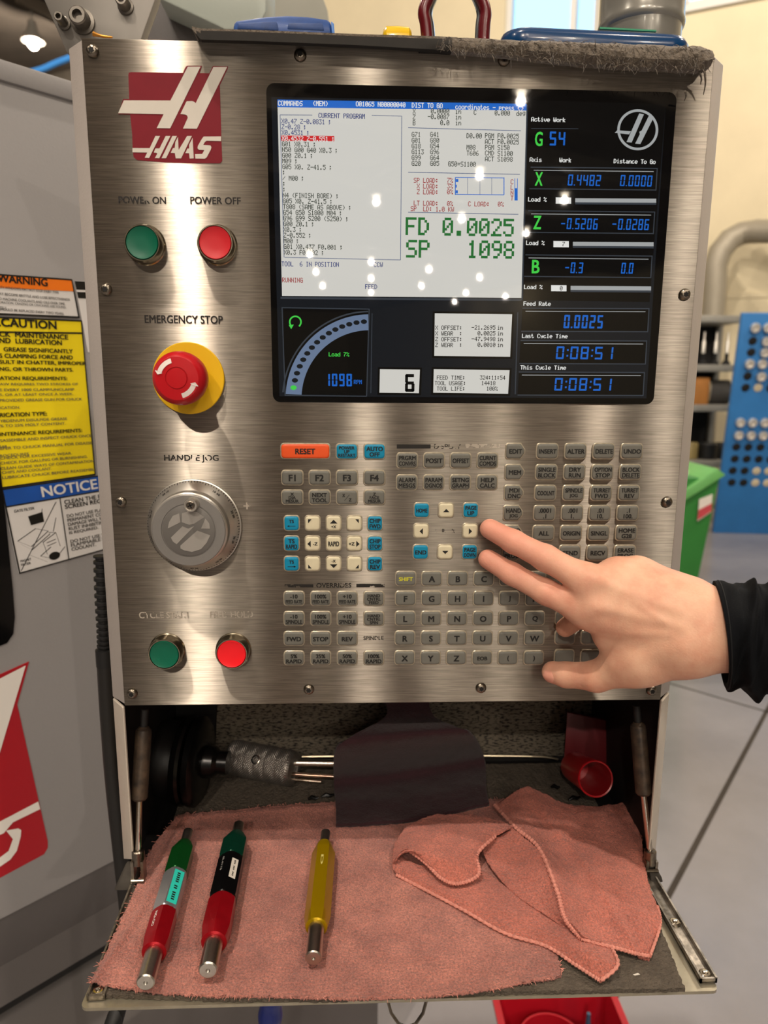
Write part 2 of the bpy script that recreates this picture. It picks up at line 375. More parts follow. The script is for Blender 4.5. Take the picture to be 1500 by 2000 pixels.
tag(MB().box(atY(1352, 930, gy).x, atY(1362, 930, gy).x, gy + .1, gy + .16, zt - .05, zt + .015).build('bin_latch', M('latch_white', '#dcdad2', .4), bev=.004), 'small white latch handle above the green bin', 'latch')
# ventilation duct in front of the wall
tag(MB().tube(smoothpath([atY(40, 146, 9.0), atY(80, 136, 9.0), atY(110, 123, 9.0), atY(150, 108, 9.0)], 12), .035, 8).build('blue_glow_tube', M('glow_blue', '#3f8fe0', .4)), 'bright blue pipe under the roof beside the bracket', 'pipe')  # blue tube added to stand for a streak of blue glow
m_duct = M('duct_grey', '#a39b8a', .5, .2, var=.1, vscale=4)
dy = 7.75
pts = [atY(1396, 640, dy), atY(1396, 560, dy), atY(1397, 520, dy), atY(1406, 492, dy), atY(1425, 468, dy), atY(1448, 456, dy), atY(1475, 452, dy - .1), atY(1560, 452, dy - .5), atY(1640, 452, dy - .8)]
pts[0].z = FL
t = thing('ventilation_duct', Vector((pts[0].x, dy, FL)), 'grey round air duct rising and bending right along the cream wall', 'duct')
MB().tube(pts, .125, 20).build('pipe', m_duct, t)
c = atY(1478, 452, dy); MB().tube([c - Vector((.025, 0, 0)), c + Vector((.025, 0, 0))], .13, 18).build('clamp_band', m_duct, t)
# ================================================================== the control pendant
m_steel = bpy.data.materials.new('brushed_steel'); m_steel.use_nodes = True      # horizontal brushing: highlights stretch vertically
nt = m_steel.node_tree; N = nt.nodes; L = nt.links; N.remove(N['Principled BSDF'])
gls = N.new('ShaderNodeBsdfAnisotropic'); gls.distribution = 'GGX'; gls.inputs['Roughness'].default_value = .30; gls.inputs['Anisotropy'].default_value = .85
tn = N.new('ShaderNodeTangent'); tn.direction_type = 'UV_MAP'; tn.uv_map = 'UVMap'; L.new(tn.outputs[0], gls.inputs['Tangent'])
tcn = N.new('ShaderNodeTexCoord')
def nz_(scale, sc, det):
    mp_ = N.new('ShaderNodeMapping'); mp_.inputs['Scale'].default_value = sc; L.new(tcn.outputs['Object'], mp_.inputs['Vector'])
    n = N.new('ShaderNodeTexNoise'); n.inputs['Scale'].default_value = scale; n.inputs['Detail'].default_value = det; L.new(mp_.outputs['Vector'], n.inputs['Vector']); return n
n1 = nz_(1, (45, 45, 1500), 2); n2 = nz_(14, (1, 1, 1), 6); n3 = nz_(420, (1, 1, 1), 3)
r1 = N.new('ShaderNodeValToRGB'); r1.color_ramp.elements[0].color = (*lin('#7f786f'), 1); r1.color_ramp.elements[1].color = (*lin('#9b9489'), 1); r1.color_ramp.elements[0].position = .3; r1.color_ramp.elements[1].position = .7
L.new(n1.outputs['Fac'], r1.inputs['Fac'])
r2 = N.new('ShaderNodeValToRGB'); r2.color_ramp.elements[0].color = (.78, .77, .76, 1); r2.color_ramp.elements[1].color = (1, 1, 1, 1); r2.color_ramp.elements[0].position = .35; r2.color_ramp.elements[1].position = .6
L.new(n2.outputs['Fac'], r2.inputs['Fac'])
mx_ = N.new('ShaderNodeMix'); mx_.data_type = 'RGBA'; mx_.blend_type = 'MULTIPLY'; mx_.inputs[0].default_value = 1; L.new(r1.outputs[0], mx_.inputs[6]); L.new(r2.outputs[0], mx_.inputs[7]); L.new(mx_.outputs[2], gls.inputs['Color'])
bp_ = N.new('ShaderNodeBump'); bp_.inputs['Strength'].default_value = .12; bp_.inputs['Distance'].default_value = .0003; L.new(n1.outputs['Fac'], bp_.inputs['Height']); L.new(bp_.outputs[0], gls.inputs['Normal'])
L.new(gls.outputs[0], N['Material Output'].inputs[0])
m_body = M('pendant_paint', '#a9a19b', .4, var=.06, vscale=12, bump=.15, bscale=500)
m_flange = M('worn_flange_paint', '#bdb3a6', .4, var=.12, vscale=25, bump=.1, bscale=400)
m_dark = M('compartment_black', '#151313', .6, var=.4, vscale=25)
m_ink = M('black_ink', '#17130f', .6)
m_worn = M('worn_ink', '#17130f', .6, alpha_noise=(150, .43))
m_faded = M('faded_print', '#a89e90', .6, alpha_noise=(160, .45))
m_scr = M('screw_steel', '#8e8578', .28, 1, var=.3, vscale=300)
m_sock = M('screw_socket', '#0d0b0a', .7)
m_chrome = M('chrome', '#cfc7ba', .16, 1)
m_bezel = M('screen_black', '#0c0c0d', .02)

P_ = thing('control_pendant', (0, .1, -.172), 'stainless steel machine control pendant with screen, keypad, buttons and open storage tray', 'control panel')
BX, CH, PH, BD = .23, .0157, .51, .205
pts = [(-BX, .0016), (BX, .0016), (BX + CH, .0016 + CH), (BX + CH, BD), (-BX - CH, BD), (-BX - CH, .0016 + CH)]
MB().prism([Vector((x, y, 0.0)) for x, y in pts], (0, 0, PH)).build('housing', m_body, P_, bev=.0012)
MB().box(-BX, BX, 0, .0016, 0, PH).build('face_plate', m_steel, P_, uv=lambda c: (c.x, c.z), bev=.0004, seg=1)
# lower compartment walls
for s in (-1, 1):
    zb = -.146 if s < 0 else -.166
    q = [(s * (BX + .0015), 0), (s * (BX + CH), .0016 + CH), (s * (BX + CH), BD), (s * (BX + CH - .002), BD), (s * (BX + CH - .002), .019), (s * (BX + .0005), .0025)]
    top = [Vector((x, y, -.0015)) for x, y in q]
    bot = [Vector((x, y, zb if y < .015 else (zb - .012 if y < .1 else -.176))) for x, y in q]
    MB().loft([bot, top]).build('side_wall', m_flange, P_, bev=.0008, seg=1)
    MB().box(min(s * (BX + CH - .003), s * (BX + CH - .0045)), max(s * (BX + CH - .003), s * (BX + CH - .0045)), .02, BD - .003, -.174, -.001).build('inner_liner', m_dark, P_)
MB().box(-BX - CH, BX + CH, BD - .002, BD, -.176, 0).build('back_wall', m_dark, P_)
MB().box(-BX - CH + .002, BX + CH - .002, .018, BD - .002, -.176, -.173).build('compartment_floor', m_dark, P_)
# flip-down tray door
TZ = -.172
fl_, fr_ = atZ(155, 1968, TZ), atZ(1405, 1932, TZ)
TX0, TX1, TY0, TY1 = (fl_.x, fr_.x, (fl_.y + fr_.y) / 2, .02)
rc = rrect(TX1 - TX0, TY1 - TY0, .005, 4); cx, cy = (TX0 + TX1) / 2, (TY0 + TY1) / 2
MB().prism([Vector((cx + x, cy + y, TZ - .0035)) for x, y in rc], (0, 0, .0025)).build('tray_door', M('tray_sheet', '#b9b19c', .35, .75, var=.3, vscale=40), P_)
TD = bpy.data.objects['tray_door']
m_arm = M('arm_steel', '#aaa296', .4, .9, var=.55, vscale=120, contrast=.5)
def arm(p, q, w, s):
    p = Vector(p); q = Vector(q); d = (q - p).normalized(); n = d.cross(ZV).normalized()
    a = MB(); a.prism([p - n * w, p + n * w, q + n * w, q - n * w], (0, 0, .0016)); o = a.build('hinge_arm', m_arm, P_, bev=.0004)
    b = MB()
    for k in (-1, 1): b.prism([p + n * k * w, p + n * k * (w - .0015), q + n * k * (w - .0015), q + n * k * w], (0, 0, .005))
    b.prism([p - n * w, p + n * w, p + n * w + d * .0015, p - n * w + d * .0015], (0, 0, .004))
    b.build('arm_flange', m_arm, o)
    return o, d
ar, d = arm((.2300, -.118, TZ), (.2300, .0, TZ), .0065, 1)
al, d = arm((-.2235, -.1185, TZ), (-.2275, .0, TZ), .0065, -1)
for o, xs in ((ar, ((.230, -.112), (.230, -.060))), (al, ((-.2235, -.1125), (-.2262, -.05)))):
    for x, y in xs:
        MB().lathe([(.0046, 0), (.0046, .0012), (.0036, .0022), (.0022, .0022), (.0019, .0032), (.0005, .0036)], (x, y, TZ + .0016), ZV, 16).build('rivet', m_chrome, o)
# gas struts
m_tubeb = M('strut_tube', '#2b2622', .4, .3, var=.5, vscale=90, col2='#57483a')
for s, top, mid, bot in ((-1, atY(283, 1385, .03), atY(272, 1562, .012), atY(270, 1668, .002)), (1, atY(1243, 1378, .03), atY(1257, 1552, .012), atY(1270, 1668, .002))):
    r = tag(link('gas_strut', None, P_, bot)); WLOC[r.name] = bot
    d = (mid - top).normalized()
    MB().cyl(top, top + d * .018, .0034, 12).build('end_fitting', m_sock, r)
    MB().lathe([(.004, .015), (.0068, .018), (.0072, .022), (.0072, (mid - top).length - .002), (.0056, (mid - top).length)], top, d, 18).build('cylinder', m_tubeb, r)
    MB().cyl(mid, bot, .0027, 12).build('piston_rod', m_chrome, r)
    e = Vector((bot.x, bot.y - .002, TZ + .005)); dd = (e - bot).normalized()
    MB().lathe([(.0045, -.004), (.0055, -.003), (.0055, .009)], bot, dd, 14).build('clevis', m_scr, r)
    g = MB(); 
    for k in (-1, 1): g.box(e.x + k * .0042 - .0012, e.x + k * .0042 + .0012, bot.y + dd.y * .008 - .005, bot.y + dd.y * .008 + .004, TZ, bot.z - .004)
    g.build('clevis_fork', m_scr, r); MB().cyl((e.x - .0056, bot.y - .006, TZ + .008), (e.x + .0056, bot.y - .006, TZ + .008), .0018, 10).build('pivot_pin', m_scr, r)
    # rubber corner pad behind the hinge
    c = Vector((s * (.2375 if s < 0 else .236), -.004 if s > 0 else .004, TZ)); k_ = .55 if s > 0 else .85
    MB().loft([[c + Vector((s * -.010, -.012, 0)) * k_, c + Vector((s * .013, -.012, 0)) * k_, c + Vector((s * .011, .014, 0)) * k_, c + Vector((s * -.01, .014, 0)) * k_],
               [c + Vector((s * -.010, -.008, .010)) * k_, c + Vector((s * .008, -.008, .008)) * k_, c + Vector((s * .004, .01, .02)) * k_, c + Vector((s * -.009, .01, .02)) * k_]]).build('corner_pad', M('dusty_rubber', '#3b362f', .8, var=.4, vscale=60), r, bev=.002)
# screws
pr = [(0.0046, 0), (.0046, .0008), (.0040, .0021), (.0028, .0030), (.0022, .0031)]
me_s = MB().lathe(pr, (0, 0, 0), (0, -1, 0), 20).mesh('screw', m_scr)
star = [Vector((math.cos(t) * (.0023 if k % 2 == 0 else .0016), -.00325, math.sin(t) * (.0023 if k % 2 == 0 else .0016))) for k, t in enumerate([math.pi * i / 6 for i in range(12)])]
me_k = MB().prism(star, (0, .0006, 0)).mesh('socket', m_sock)
for px, py in ((179, 98), (586, 106), (985, 115), (206, 565), (1339, 575), (235, 981), (1304, 981), (257, 1356), (603, 1348), (940, 1345), (1274, 1350)):
    p = atY(px, py, -.002); p.y = 0; o = link('screw', me_s, P_, p); k = link('socket', me_k, o, p); k.rotation_euler.y = random.random()

def pp(px, py, y=0.0): return atY(px, py, 0) + Vector((0, y, 0))
def mpp(px, py): return (atY(px + 10, py, 0) - atY(px - 10, py, 0)).length / 20
UX, UZ = Vector((1, 0, 0)), ZV
def ptext(name, s, x0, x1, yc, hpx, mat, y=-.0003, parent=None):
    a = pp(x0, yc); b = pp(x1, yc); o = (a + b) / 2; o.y = y
    return MB().text(s, o, UX, UZ, (b - a).length, hpx * mpp((x0 + x1) / 2, yc)).build(name, mat, parent or P_, smooth=False)
ptext('lettering', 'POWER ON', 232, 324, 391, 13, m_worn)
ptext('lettering', 'POWER OFF', 372, 470, 392, 13, m_ink)
ptext('lettering', 'EMERGENCY STOP', 283, 435, 624, 15, m_ink)
ptext('lettering', 'HANDLE JOG', 321, 427, 896, 15, m_worn)
ptext('lettering', 'CYCLE START', 272, 372, 1201, 13, m_faded)
ptext('lettering', 'FEED HOLD', 411, 494, 1200, 13, m_faded)
ptext('lettering', 'SPINDLE', 710, 749, 1246, 8, m_worn)
ptext('lettering', 'OVERRIDES', 618, 686, 1143, 9, m_worn)
ptext('lettering', 'DISPLAY', 848, 900, 872, 9, M('worn_ink_more', '#2a251f', .6, alpha_noise=(170, .53)))
ptext('lettering', 'CURSOR', 849, 888, 1037, 8, M('worn_ink_most', '#2a251f', .6, alpha_noise=(140, .55)))
ptext('lettering', '+', 476, 489, 988, 13, m_faded)
def stripe(x0, x1, y0, y1, mat):
    MB().poly([pp(x0, y0, -.0003), pp(x1, y0, -.0003), pp(x1, y1, -.0003), pp(x0, y1, -.0003)]).build('printed_bar', mat, P_, smooth=False)
stripe(775, 841, 868, 876, m_ink); stripe(909, 976, 867, 875, m_faded); stripe(696, 751, 1140, 1147, m_worn); stripe(556, 612, 1141, 1147, m_worn)

# ------------------------------------------------------------------ maker's emblem sticker
def zp(pts, ox, oy, sc, y): return [pp(ox + a / sc, oy + b / sc, y) for a, b in pts]
m_red = M('sticker_red', '#7a1020', .55, spec=.25, var=.1, vscale=60)
m_white = M('sticker_white', '#d3cdc2', .55, spec=.25, var=.06, vscale=50)
EO = (220, 120, 6.25)
rp_ = [(225, 132), (860, 142), (880, 90), (905, 55), (1090, 55), (1062, 145), (1180, 147), (1225, 58), (1410, 62), (1402, 95), (1308, 290), (1330, 1000), (1338, 1215), (1310, 1245), (1000, 1243), (640, 1232), (420, 1215), (300, 1205), (258, 1170), (245, 1080), (240, 900), (215, 650), (70, 645), (130, 460), (203, 462), (193, 165), (200, 140)]
lg = MB().prism(zp(rp_, *EO, -.0003), (0, .0003, 0)).build('emblem_sticker', m_red, P_, smooth=False)
HPA = [(920, 68), (1075, 68), (705, 820), (540, 818), (625, 648), (70, 635), (140, 478), (708, 480)]
HPB = [(1232, 72), (1400, 72), (1030, 825), (862, 822), (920, 690), (912, 665), (890, 652), (830, 645), (905, 490), (975, 488), (1000, 498), (1015, 515)]
WORD = [[(525, 912), (582, 912), (448, 1182), (395, 1178), (425, 1115), (245, 1112), (245, 1060), (455, 1062)], [(650, 912), (708, 912), (572, 1184), (518, 1182), (548, 1128), (538, 1118), (505, 1115), (525, 1065), (575, 1065)],
        [(732, 912), (788, 912), (655, 1184), (600, 1184)], [(800, 925), (808, 1085), (912, 912), (970, 912), (838, 1186), (772, 1186), (762, 1122), (712, 1118), (738, 1062), (760, 1060), (768, 985)],
        [(978, 935), (992, 1186), (942, 1188), (936, 1124), (890, 1122), (915, 1066), (936, 1066), (936, 1020)],
        [(1325, 918), (1325, 976), (1150, 972), (1128, 985), (1108, 1022), (1195, 1028), (1208, 1050), (1198, 1085), (1150, 1175), (1125, 1190), (1012, 1188), (1008, 1135), (1095, 1132), (1122, 1085), (1055, 1082), (1038, 1062), (1042, 1035), (1090, 950), (1112, 920)]]
g = MB()
for q in [HPA, HPB] + WORD: g.poly(zp(q, *EO, -.0006))
g.build('emblem_lettering', m_white, lg, smooth=False)

# ------------------------------------------------------------------ push buttons, emergency stop, jog wheel
m_ring = M('button_ring_steel', '#b0a690', .22, 1, var=.2, vscale=200)
m_btn = {'green': M('button_green', '#055c44', .38, spec=.4), 'red': M('button_red', '#c8262e', .38, spec=.4), 'lit': M('button_red_bright', '#e3161f', .35, emit=.12)}
for px, py, c, lb in ((277, 474, 'green', 'green power on button'), (420, 474, 'red', 'red power off button'), (320.5, 1279, 'green', 'green cycle start button'), (452, 1278, 'lit', 'bright red feed hold button')):
    p = atY(px, py, -.011); p.y = 0
    r = tag(link('push_button', None, P_, p), lb)
    MB().lathe([(.0148, 0), (.0148, .0008), (.0140, .0018), (.0138, .008), (.0128, .0108), (.0121, .0108), (.0120, .0095)], p, (0, -1, 0), 40, caps=(True, False)).build('ring', m_ring, r)
    MB().lathe([(.0119, .004), (.0119, .0098), (.0113, .0112), (.0104, .0108), (.004, .0104), (.001, .0104)], p, (0, -1, 0), 40, caps=(True, True)).build('cap', m_btn[c], r)
p = atY(368, 739, -.002); p.y = 0
r = tag(link('emergency_stop', None, P_, p), 'red mushroom emergency stop button on a yellow disc')
MB().lathe([(.0275, 0), (.0275, .0022), (.0270, .0026), (.012, .0026)], p, (0, -1, 0), 64).build('yellow_disc', M('estop_yellow', '#e7b70c', .4, var=.05, vscale=50), r)
MB().lathe([(.0135, .002), (.0135, .012), (.0115, .013), (.0115, .02)], p, (0, -1, 0), 32).build('stem', M('estop_stem', '#8c1318', .45), r)
def lobed(rr, h, t): return rr
m_er = M('estop_red', '#b8121c', .33, spec=.4, var=.05, vscale=60)
mush = MB().lathe([(.012, .0165), (.0165, .0165), (.0192, .020), (.0197, .025), (.0195, .031), (.0180, .0365), (.0155, .0386), (.0082, .0392), (.0080, .0386), (.0075, .0386), (.0072, .0394), (.001, .0396)], p, (0, -1, 0), 56).build('mushroom_cap', m_er, r)
m_arw = M('arrow_white', '#e6ddd6', .5)
for a0 in (105, 285):
    g = MB(); R0, R1 = .0112, .0157
    a = [math.radians(a0 + k * 6) for k in range(10)]
    outer = [(R1 * math.cos(t), R1 * math.sin(t)) for t in a]; inner = [(R0 * math.cos(t), R0 * math.sin(t)) for t in a]
    for k in range(9):
        hh = lambda q: .0396 - max(0, (math.hypot(*q) - .0125)) * .3
        qd = [outer[k], outer[k+1], inner[k+1], inner[k]]
        g.poly([p + Vector((x, -hh((x, z)) + .0002, z)) for x, z in qd])
    t = a[-1]; tip = [(R1 * math.cos(t), R1 * math.sin(t)), (.0163 * math.cos(t + .02), .0163 * math.sin(t + .02)), (.0136 * math.cos(t + .17), .0136 * math.sin(t + .17)), (.0104 * math.cos(t + .02), .0104 * math.sin(t + .02)), (R0 * math.cos(t), R0 * math.sin(t))]
    g.poly([p + Vector((x, -(.0396 - max(0, math.hypot(x, z) - .0125) * .3) - .0002, z)) for x, z in tip])
    g.build('rotation_arrow', m_arw, r, smooth=False)

p = atY(380, 1026, -.002); p.y = 0
r = tag(link('jog_wheel', None, P_, p), 'round silver jog wheel with engraved graduations')
m_dial = M('dial_satin', '#cdc8bf', .34, .9, var=.1, vscale=80)
m_face = M('dial_face', '#8b8884', .42, .5, var=.08, vscale=60)
def knurl(rr, h, t): return rr + (.0003 * math.sin(150 * t) if .0165 < h < .0205 else 0)
MB().lathe([(.0372, 0), (.0375, .0012), (.0375, .003), (.0362, .0036)], p, (0, -1, 0), 64).build('base_ring', m_dial, r)
MB().lathe([(.036, .003), (.0368, .005), (.0305, .0135), (.0302, .0138), (.0298, .0160), (.0296, .0172), (.0296, .0202), (.0286, .0212)], p, (0, -1, 0), 300, caps=(True, True), fn=knurl).build('graduated_dial', m_dial, r)
MB().lathe([(.0283, .0205), (.0283, .0222), (.0278, .0227), (.0212, .0227), (.0210, .0221), (.0205, .0221)], p, (0, -1, 0), 64).build('wheel_face', m_face, r)
MB().lathe([(.0203, .0215), (.0203, .0228), (.0199, .023)], p, (0, -1, 0), 64).build('centre_disc', M('centre_grey', '#6d6a66', .45, .3), r)
cdsk = [o for o in bpy.data.objects if o.name.startswith('centre_disc')][0]
g = MB()
m_pale = M('disc_pale_print', '#98948e', .45, .2)
for q in ([(430, 690), (520, 640), (560, 650), (455, 760)],): pass
cpx, cpy, csc = 220, 860, 4.0
def jz(pts, y): return [atY(cpx + a / csc, cpy + b / csc, -.0232) + Vector((0, y, 0)) for a, b in pts]
ring_c, ring_r = (600, 715), 165
pl = [[(430, 690), (440, 640), (470, 590), (520, 570), (530, 640)], [(455, 760), (545, 672), (590, 690), (640, 668), (500, 812), (470, 790)], [(530, 822), (660, 705), (762, 742), (735, 800), (690, 850), (620, 872), (560, 860), (530, 845)],
      [(540, 570), (600, 552), (660, 560), (715, 600), (640, 650), (600, 660), (540, 640)], [(725, 610), (755, 650), (760, 690), (690, 690)]]
for q in pl: g.poly(jz(q, 0))
g.build('disc_print', m_pale, r, smooth=False)
g = MB()
for k in range(100):
    t = 2 * math.pi * k / 100; L_ = .0021 if k % 10 == 0 else (.0017 if k % 5 == 0 else .0012)
    u = Vector((math.cos(t), 0, math.sin(t))); w = Vector((-math.sin(t), 0, math.cos(t))) * .00026
    nr = (u * .0085 + Vector((0, -.0063, 0))).normalized() * .00008
    a = p + u * .0366 + Vector((0, -.0053, 0)) + nr; b = a + (Vector((0, -.0085, 0)) - u * .0063).normalized() * L_ * 1.3
    g.poly([a - w, a + w, b + w, b - w])
for k in range(10):
    t = math.radians(90 - 36 * k); u = Vector((math.cos(t), 0, math.sin(t))); w = Vector((math.sin(t), 0, -math.cos(t)))
    s_ = (Vector((0, -.0085, 0)) - u * .0063).normalized(); c = p + u * .0338 + Vector((0, -.0092, 0)) + (u * .0085 + Vector((0, -.0063, 0))).normalized() * .0001
    if k: g.text('%d %d' % (k * 10, 100 - k * 10), c, w, s_, .0062, .0021)
g.build('graduations', m_ink, r, smooth=False)
kp = atY(371.5, 987.5, -.031); kp.y = 0
MB().lathe([(.0052, .0222), (.0052, .0300), (.0048, .0308), (.0041, .0308), (.0040, .0300), (.0034, .0300)], kp, (0, -1, 0), 28).build('crank_knob', m_dial, r)
kb = [o for o in bpy.data.objects if o.name.startswith('crank_knob')][0]
MB().lathe([(.0033, .0290), (.0033, .0306), (.0028, .0310)], kp, (0, -1, 0), 16).build('knob_screw', m_scr, r)
g = MB()
for a in (.4, .4 + math.pi / 2): 
    u = Vector((math.cos(a), 0, math.sin(a))) * .0022; w = Vector((-math.sin(a), 0, math.cos(a))) * .0005
    c = kp + Vector((0, -.03115, 0)); g.poly([c - u - w, c + u - w, c + u + w, c - u + w])
g.build('screw_slot', m_sock, r, smooth=False)
# ------------------------------------------------------------------ keypad
m_rim = M('key_rim', '#c3b8a2', .35, .5, var=.35, vscale=250)
m_key = {'grey': M('key_grey', '#6b6a63', .38, spec=.35, var=.12, vscale=90), 'blue': M('key_blue', '#0d83a8', .36, spec=.35, var=.08, vscale=90),
         'cream': M('key_cream', '#d3caac', .4, var=.1, vscale=120), 'orange': M('key_orange', '#e2531f', .36, var=.06, vscale=80)}
m_keyink = M('key_ink', '#11100e', .6); m_shift = M('key_shift_ink', '#c5c22e', .5)
KM = {}
def key_meshes(wpx, hpx, px, py, colr, shape):
    k = (wpx, hpx, colr, shape, round(py / 400))
    if k in KM: return KM[k]
    s = mpp(px, py); w, h = wpx * s, hpx * s
    if shape == 'tag': out = [(w * .28, h / 2), (-w / 2 + .0015, h / 2), (-w / 2, h / 2 - .0015), (-w / 2, -h / 2 + .0015), (-w / 2 + .0015, -h / 2), (w * .28, -h / 2), (w / 2, -h * .12), (w / 2, h * .12)]
    else: out = rrect(w, h, min(w, h) * .22, 4)
    def ring(d, y): return [Vector((a, y, b)) for a, b in grow(out, d)]
    rim = MB().loft([ring(0, 0), ring(0, -.0007), ring(-.0004, -.0012), ring(-.0009, -.0012), ring(-.0011, -.0006)], caps=(True, True)).mesh('key_rim', m_rim)
    cap = MB().loft([ring(-.0009, -.0004), ring(-.0009, -.0016), ring(-.0012, -.0021), ring(-.0019, -.00235), ring(-.0028, -.0024)], caps=(True, True)).mesh('key', m_key[colr], ang=60)
    KM[k] = (rim, cap, w, h); return KM[k]
TRI = {'NW': [(-.75, .75), (.5, .75), (-.75, -.75)], 'NE': [(-.5, .75), (.75, .75), (.75, -.75)], 'SW': [(-.75, .75), (.5, -.75), (-.75, -.75)], 'SE': [(.75, .75), (.75, -.75), (-.5, -.75)],
       'U': [(-1, -.5), (1, -.5), (0, .55)], 'D': [(-1, .5), (1, .5), (0, -.55)], 'L': [(.5, 1), (.5, -1), (-.55, 0)], 'R': [(-.5, 1), (-.5, -1), (.55, 0)]}
def key(px, py, wpx, hpx, colr, leg, shape='r', big=.5):
    rim, cap, w, h = key_meshes(wpx, hpx, px, py, colr, shape)
    p = atY(px, py, -.002); p.y = 0
    o = link('key', cap, P_, p); link('key_rim', rim, o, p)
    g = MB(); Y = -.0026; W = w - .0045; H = h - .0042
    def line(s, dx, dz, ww, hh):
        v, f = glyphs(s); asp = (v[:, 0].max() - v[:, 0].min()) / max(.3, (v[:, 1].max() - v[:, 1].min()))
        wid = min(ww, asp * hh * 1.0); g.text(s, p + Vector((dx, Y, dz)), UX, UZ, wid, hh, bold=.034)
    def tri(code, dx, dz, s): g.poly([p + Vector((dx + a * s, Y, dz + b * s)) for a, b in TRI[code]])
    if isinstance(leg, str): leg = [leg] if leg else []
    if leg and leg[0].startswith('@'):
        c = leg[0][1:]
        if c in ('NW', 'NE', 'SW', 'SE'): tri(c, (.0019 if 'E' in c else -.0019), (.0019 if 'N' in c else -.0019), .0022)
        elif c in ('U', 'D', 'L', 'R'): tri(c, 0, 0, .0026)
        elif c == 'UX': tri('U', 0, .0016, .0030); line('+X', 0, -.0026, W, .0022)
        elif c == 'DX': tri('D', 0, -.0016, .0030); line('-X', 0, .0026, W, .0022)
        elif c == 'LZ': tri('L', -.0028, 0, .0026); line('-Z', .0022, 0, W * .5, .0026)
        elif c == 'RZ': tri('R', .0028, 0, .0026); line('+Z', -.0022, 0, W * .5, .0026)
        elif c in ('TL', 'TR'):
            line('TS', 0, .0018, W * .6, .0026); s = 1 if c == 'TR' else -1
            g.poly([p + Vector((a, Y, b)) for a, b in ((-.0032, -.0023), (.0032, -.0023), (.0032, -.0019), (-.0032, -.0019))])
            g.poly([p + Vector((s * a, Y, b)) for a, b in ((.0036, -.0021), (.0018, -.0013), (.0018, -.0029))])
        elif c == 'XZ':
            line('X', -.0026, .0018, .002, .0024); line('Z', .0026, -.0018, .002, .0024)
            g.poly([p + Vector((a, Y, b)) for a, b in ((-.0022, -.0024), (-.0018, -.0024), (.0022, .0024), (.0018, .0024))])
    elif leg:
        n = len(leg); hh = {1: H * big, 2: H * .37, 3: H * .28}[n]; gap = H / n
        for i, s in enumerate(leg): line(s, 0, (n - 1) * gap / 2 - i * gap, W, hh * (.85 if s in ('FEED RATE',) else 1))
    if g.v: g.build('legend', m_shift if leg == ['SHIFT'] else m_keyink, o, smooth=False)
    return o
key(596.3, 881.5, 98, 32, 'orange', 'RESET', big=.48); key(677.3, 882, 44, 32, 'blue', ['POWER', 'UP', 'RESTART']); key(731.6, 882, 44, 32, 'blue', ['AUTO', 'OFF'])
for i, x in enumerate((570.8, 624.2, 677.6, 731.3)):
    key(x, 933.4, 44, 31, 'grey', 'F%d' % (i + 1), big=.6)
    key(x, 971.8, 44, 31, 'grey', [['X', 'DIA', 'MESUR'], ['NEXT', 'TOOL'], ['@XZ'], ['Z', 'FACE', 'MESUR']][i])
TSL = [[['@TL'], ['@NW'], ['@UX'], ['@NE'], ['CHIP', 'FWD']], [['TS', 'RAPID'], ['@LZ'], ['RAPID'], ['@RZ'], ['CHIP', 'STOP']], [['@TR'], ['@SW'], ['@DX'], ['@SE'], ['CHIP', 'REV']]]
for j, y in enumerate((1022.4, 1062, 1101.6)):
    for i, x in enumerate((569.4, 610.5, 651.7, 692.2, 732.4)): key(x, y, 32, 32, 'blue' if i in (0, 4) else 'cream', TSL[j][i], big=.42)
OV = [[['-10', 'FEED RATE'], ['100%', 'FEED RATE'], ['+10', 'FEED RATE'], ['HAND', 'CNTRL', 'FEED']], [['-10', 'SPINDLE'], ['100%', 'SPINDLE'], ['+10', 'SPINDLE'], ['HAND', 'CNTRL', 'SPIN']], [['FWD'], ['STOP'], ['REV'], None], [['5%', 'RAPID'], ['25%', 'RAPID'], ['50%', 'RAPID'], ['100%', 'RAPID']]]
for j, y in enumerate((1169.8, 1209.1, 1247.8, 1286.2)):
    for i, x in enumerate((574.1, 626.3, 678.2, 730.1)):
        if OV[j][i]: key(x, y, 42, 31, 'grey', OV[j][i], big=.42)
DS = [[['PRGRM', 'CONVRS'], ['POSIT'], ['OFFSET'], ['CURNT', 'COMDS']], [['ALARM', 'MESGS'], ['PARAM', 'DGNOS'], ['SETNG', 'GRAPH'], ['HELP', 'CALC']]]
for j, y in enumerate((899.8, 942.7)):
    for i, x in enumerate((795.5, 847.8, 900, 952.4)): key(x - j * .8, y, 43, 32, 'grey', DS[j][i], big=.4)
CU = [[('blue', ['HOME']), ('cream', ['@U']), ('blue', ['PAGE', 'UP'])], [('cream', ['@L']), None, ('cream', ['@R'])], [('blue', ['END']), ('cream', ['@D']), ('blue', ['PAGE', 'DOWN'])]]
for j, y in enumerate((997, 1037.4, 1078.6)):
    for i, x in enumerate((823.7, 871.5, 919.5)):
        if CU[j][i]: key(x - j * 1.0, y, 32, 31, CU[j][i][0], CU[j][i][1], big=.36)
AL = ['#ABCDE', 'FGHIJK', 'LMNOPQ', 'RSTUVW', 'XYZ~()']
for j, y in enumerate((1130.8, 1169.4, 1208.4, 1247, 1285.6)):
    for i in range(6):
        c = AL[j][i]; key(792.6 + 50.85 * i - j * (.55 + .1 * i), y, 42, 31, 'grey', ['SHIFT'] if c == '#' else (['EOB'] if c == '~' else [c]), big=.36 if c in '#~' else .55)
for j, y in enumerate((1169.2, 1207.6, 1245.6, 1283)):
    for i, x in enumerate((1106, 1157, 1208, 1258)): key(x - j * 1.1, y, 42, 31, 'grey', '')
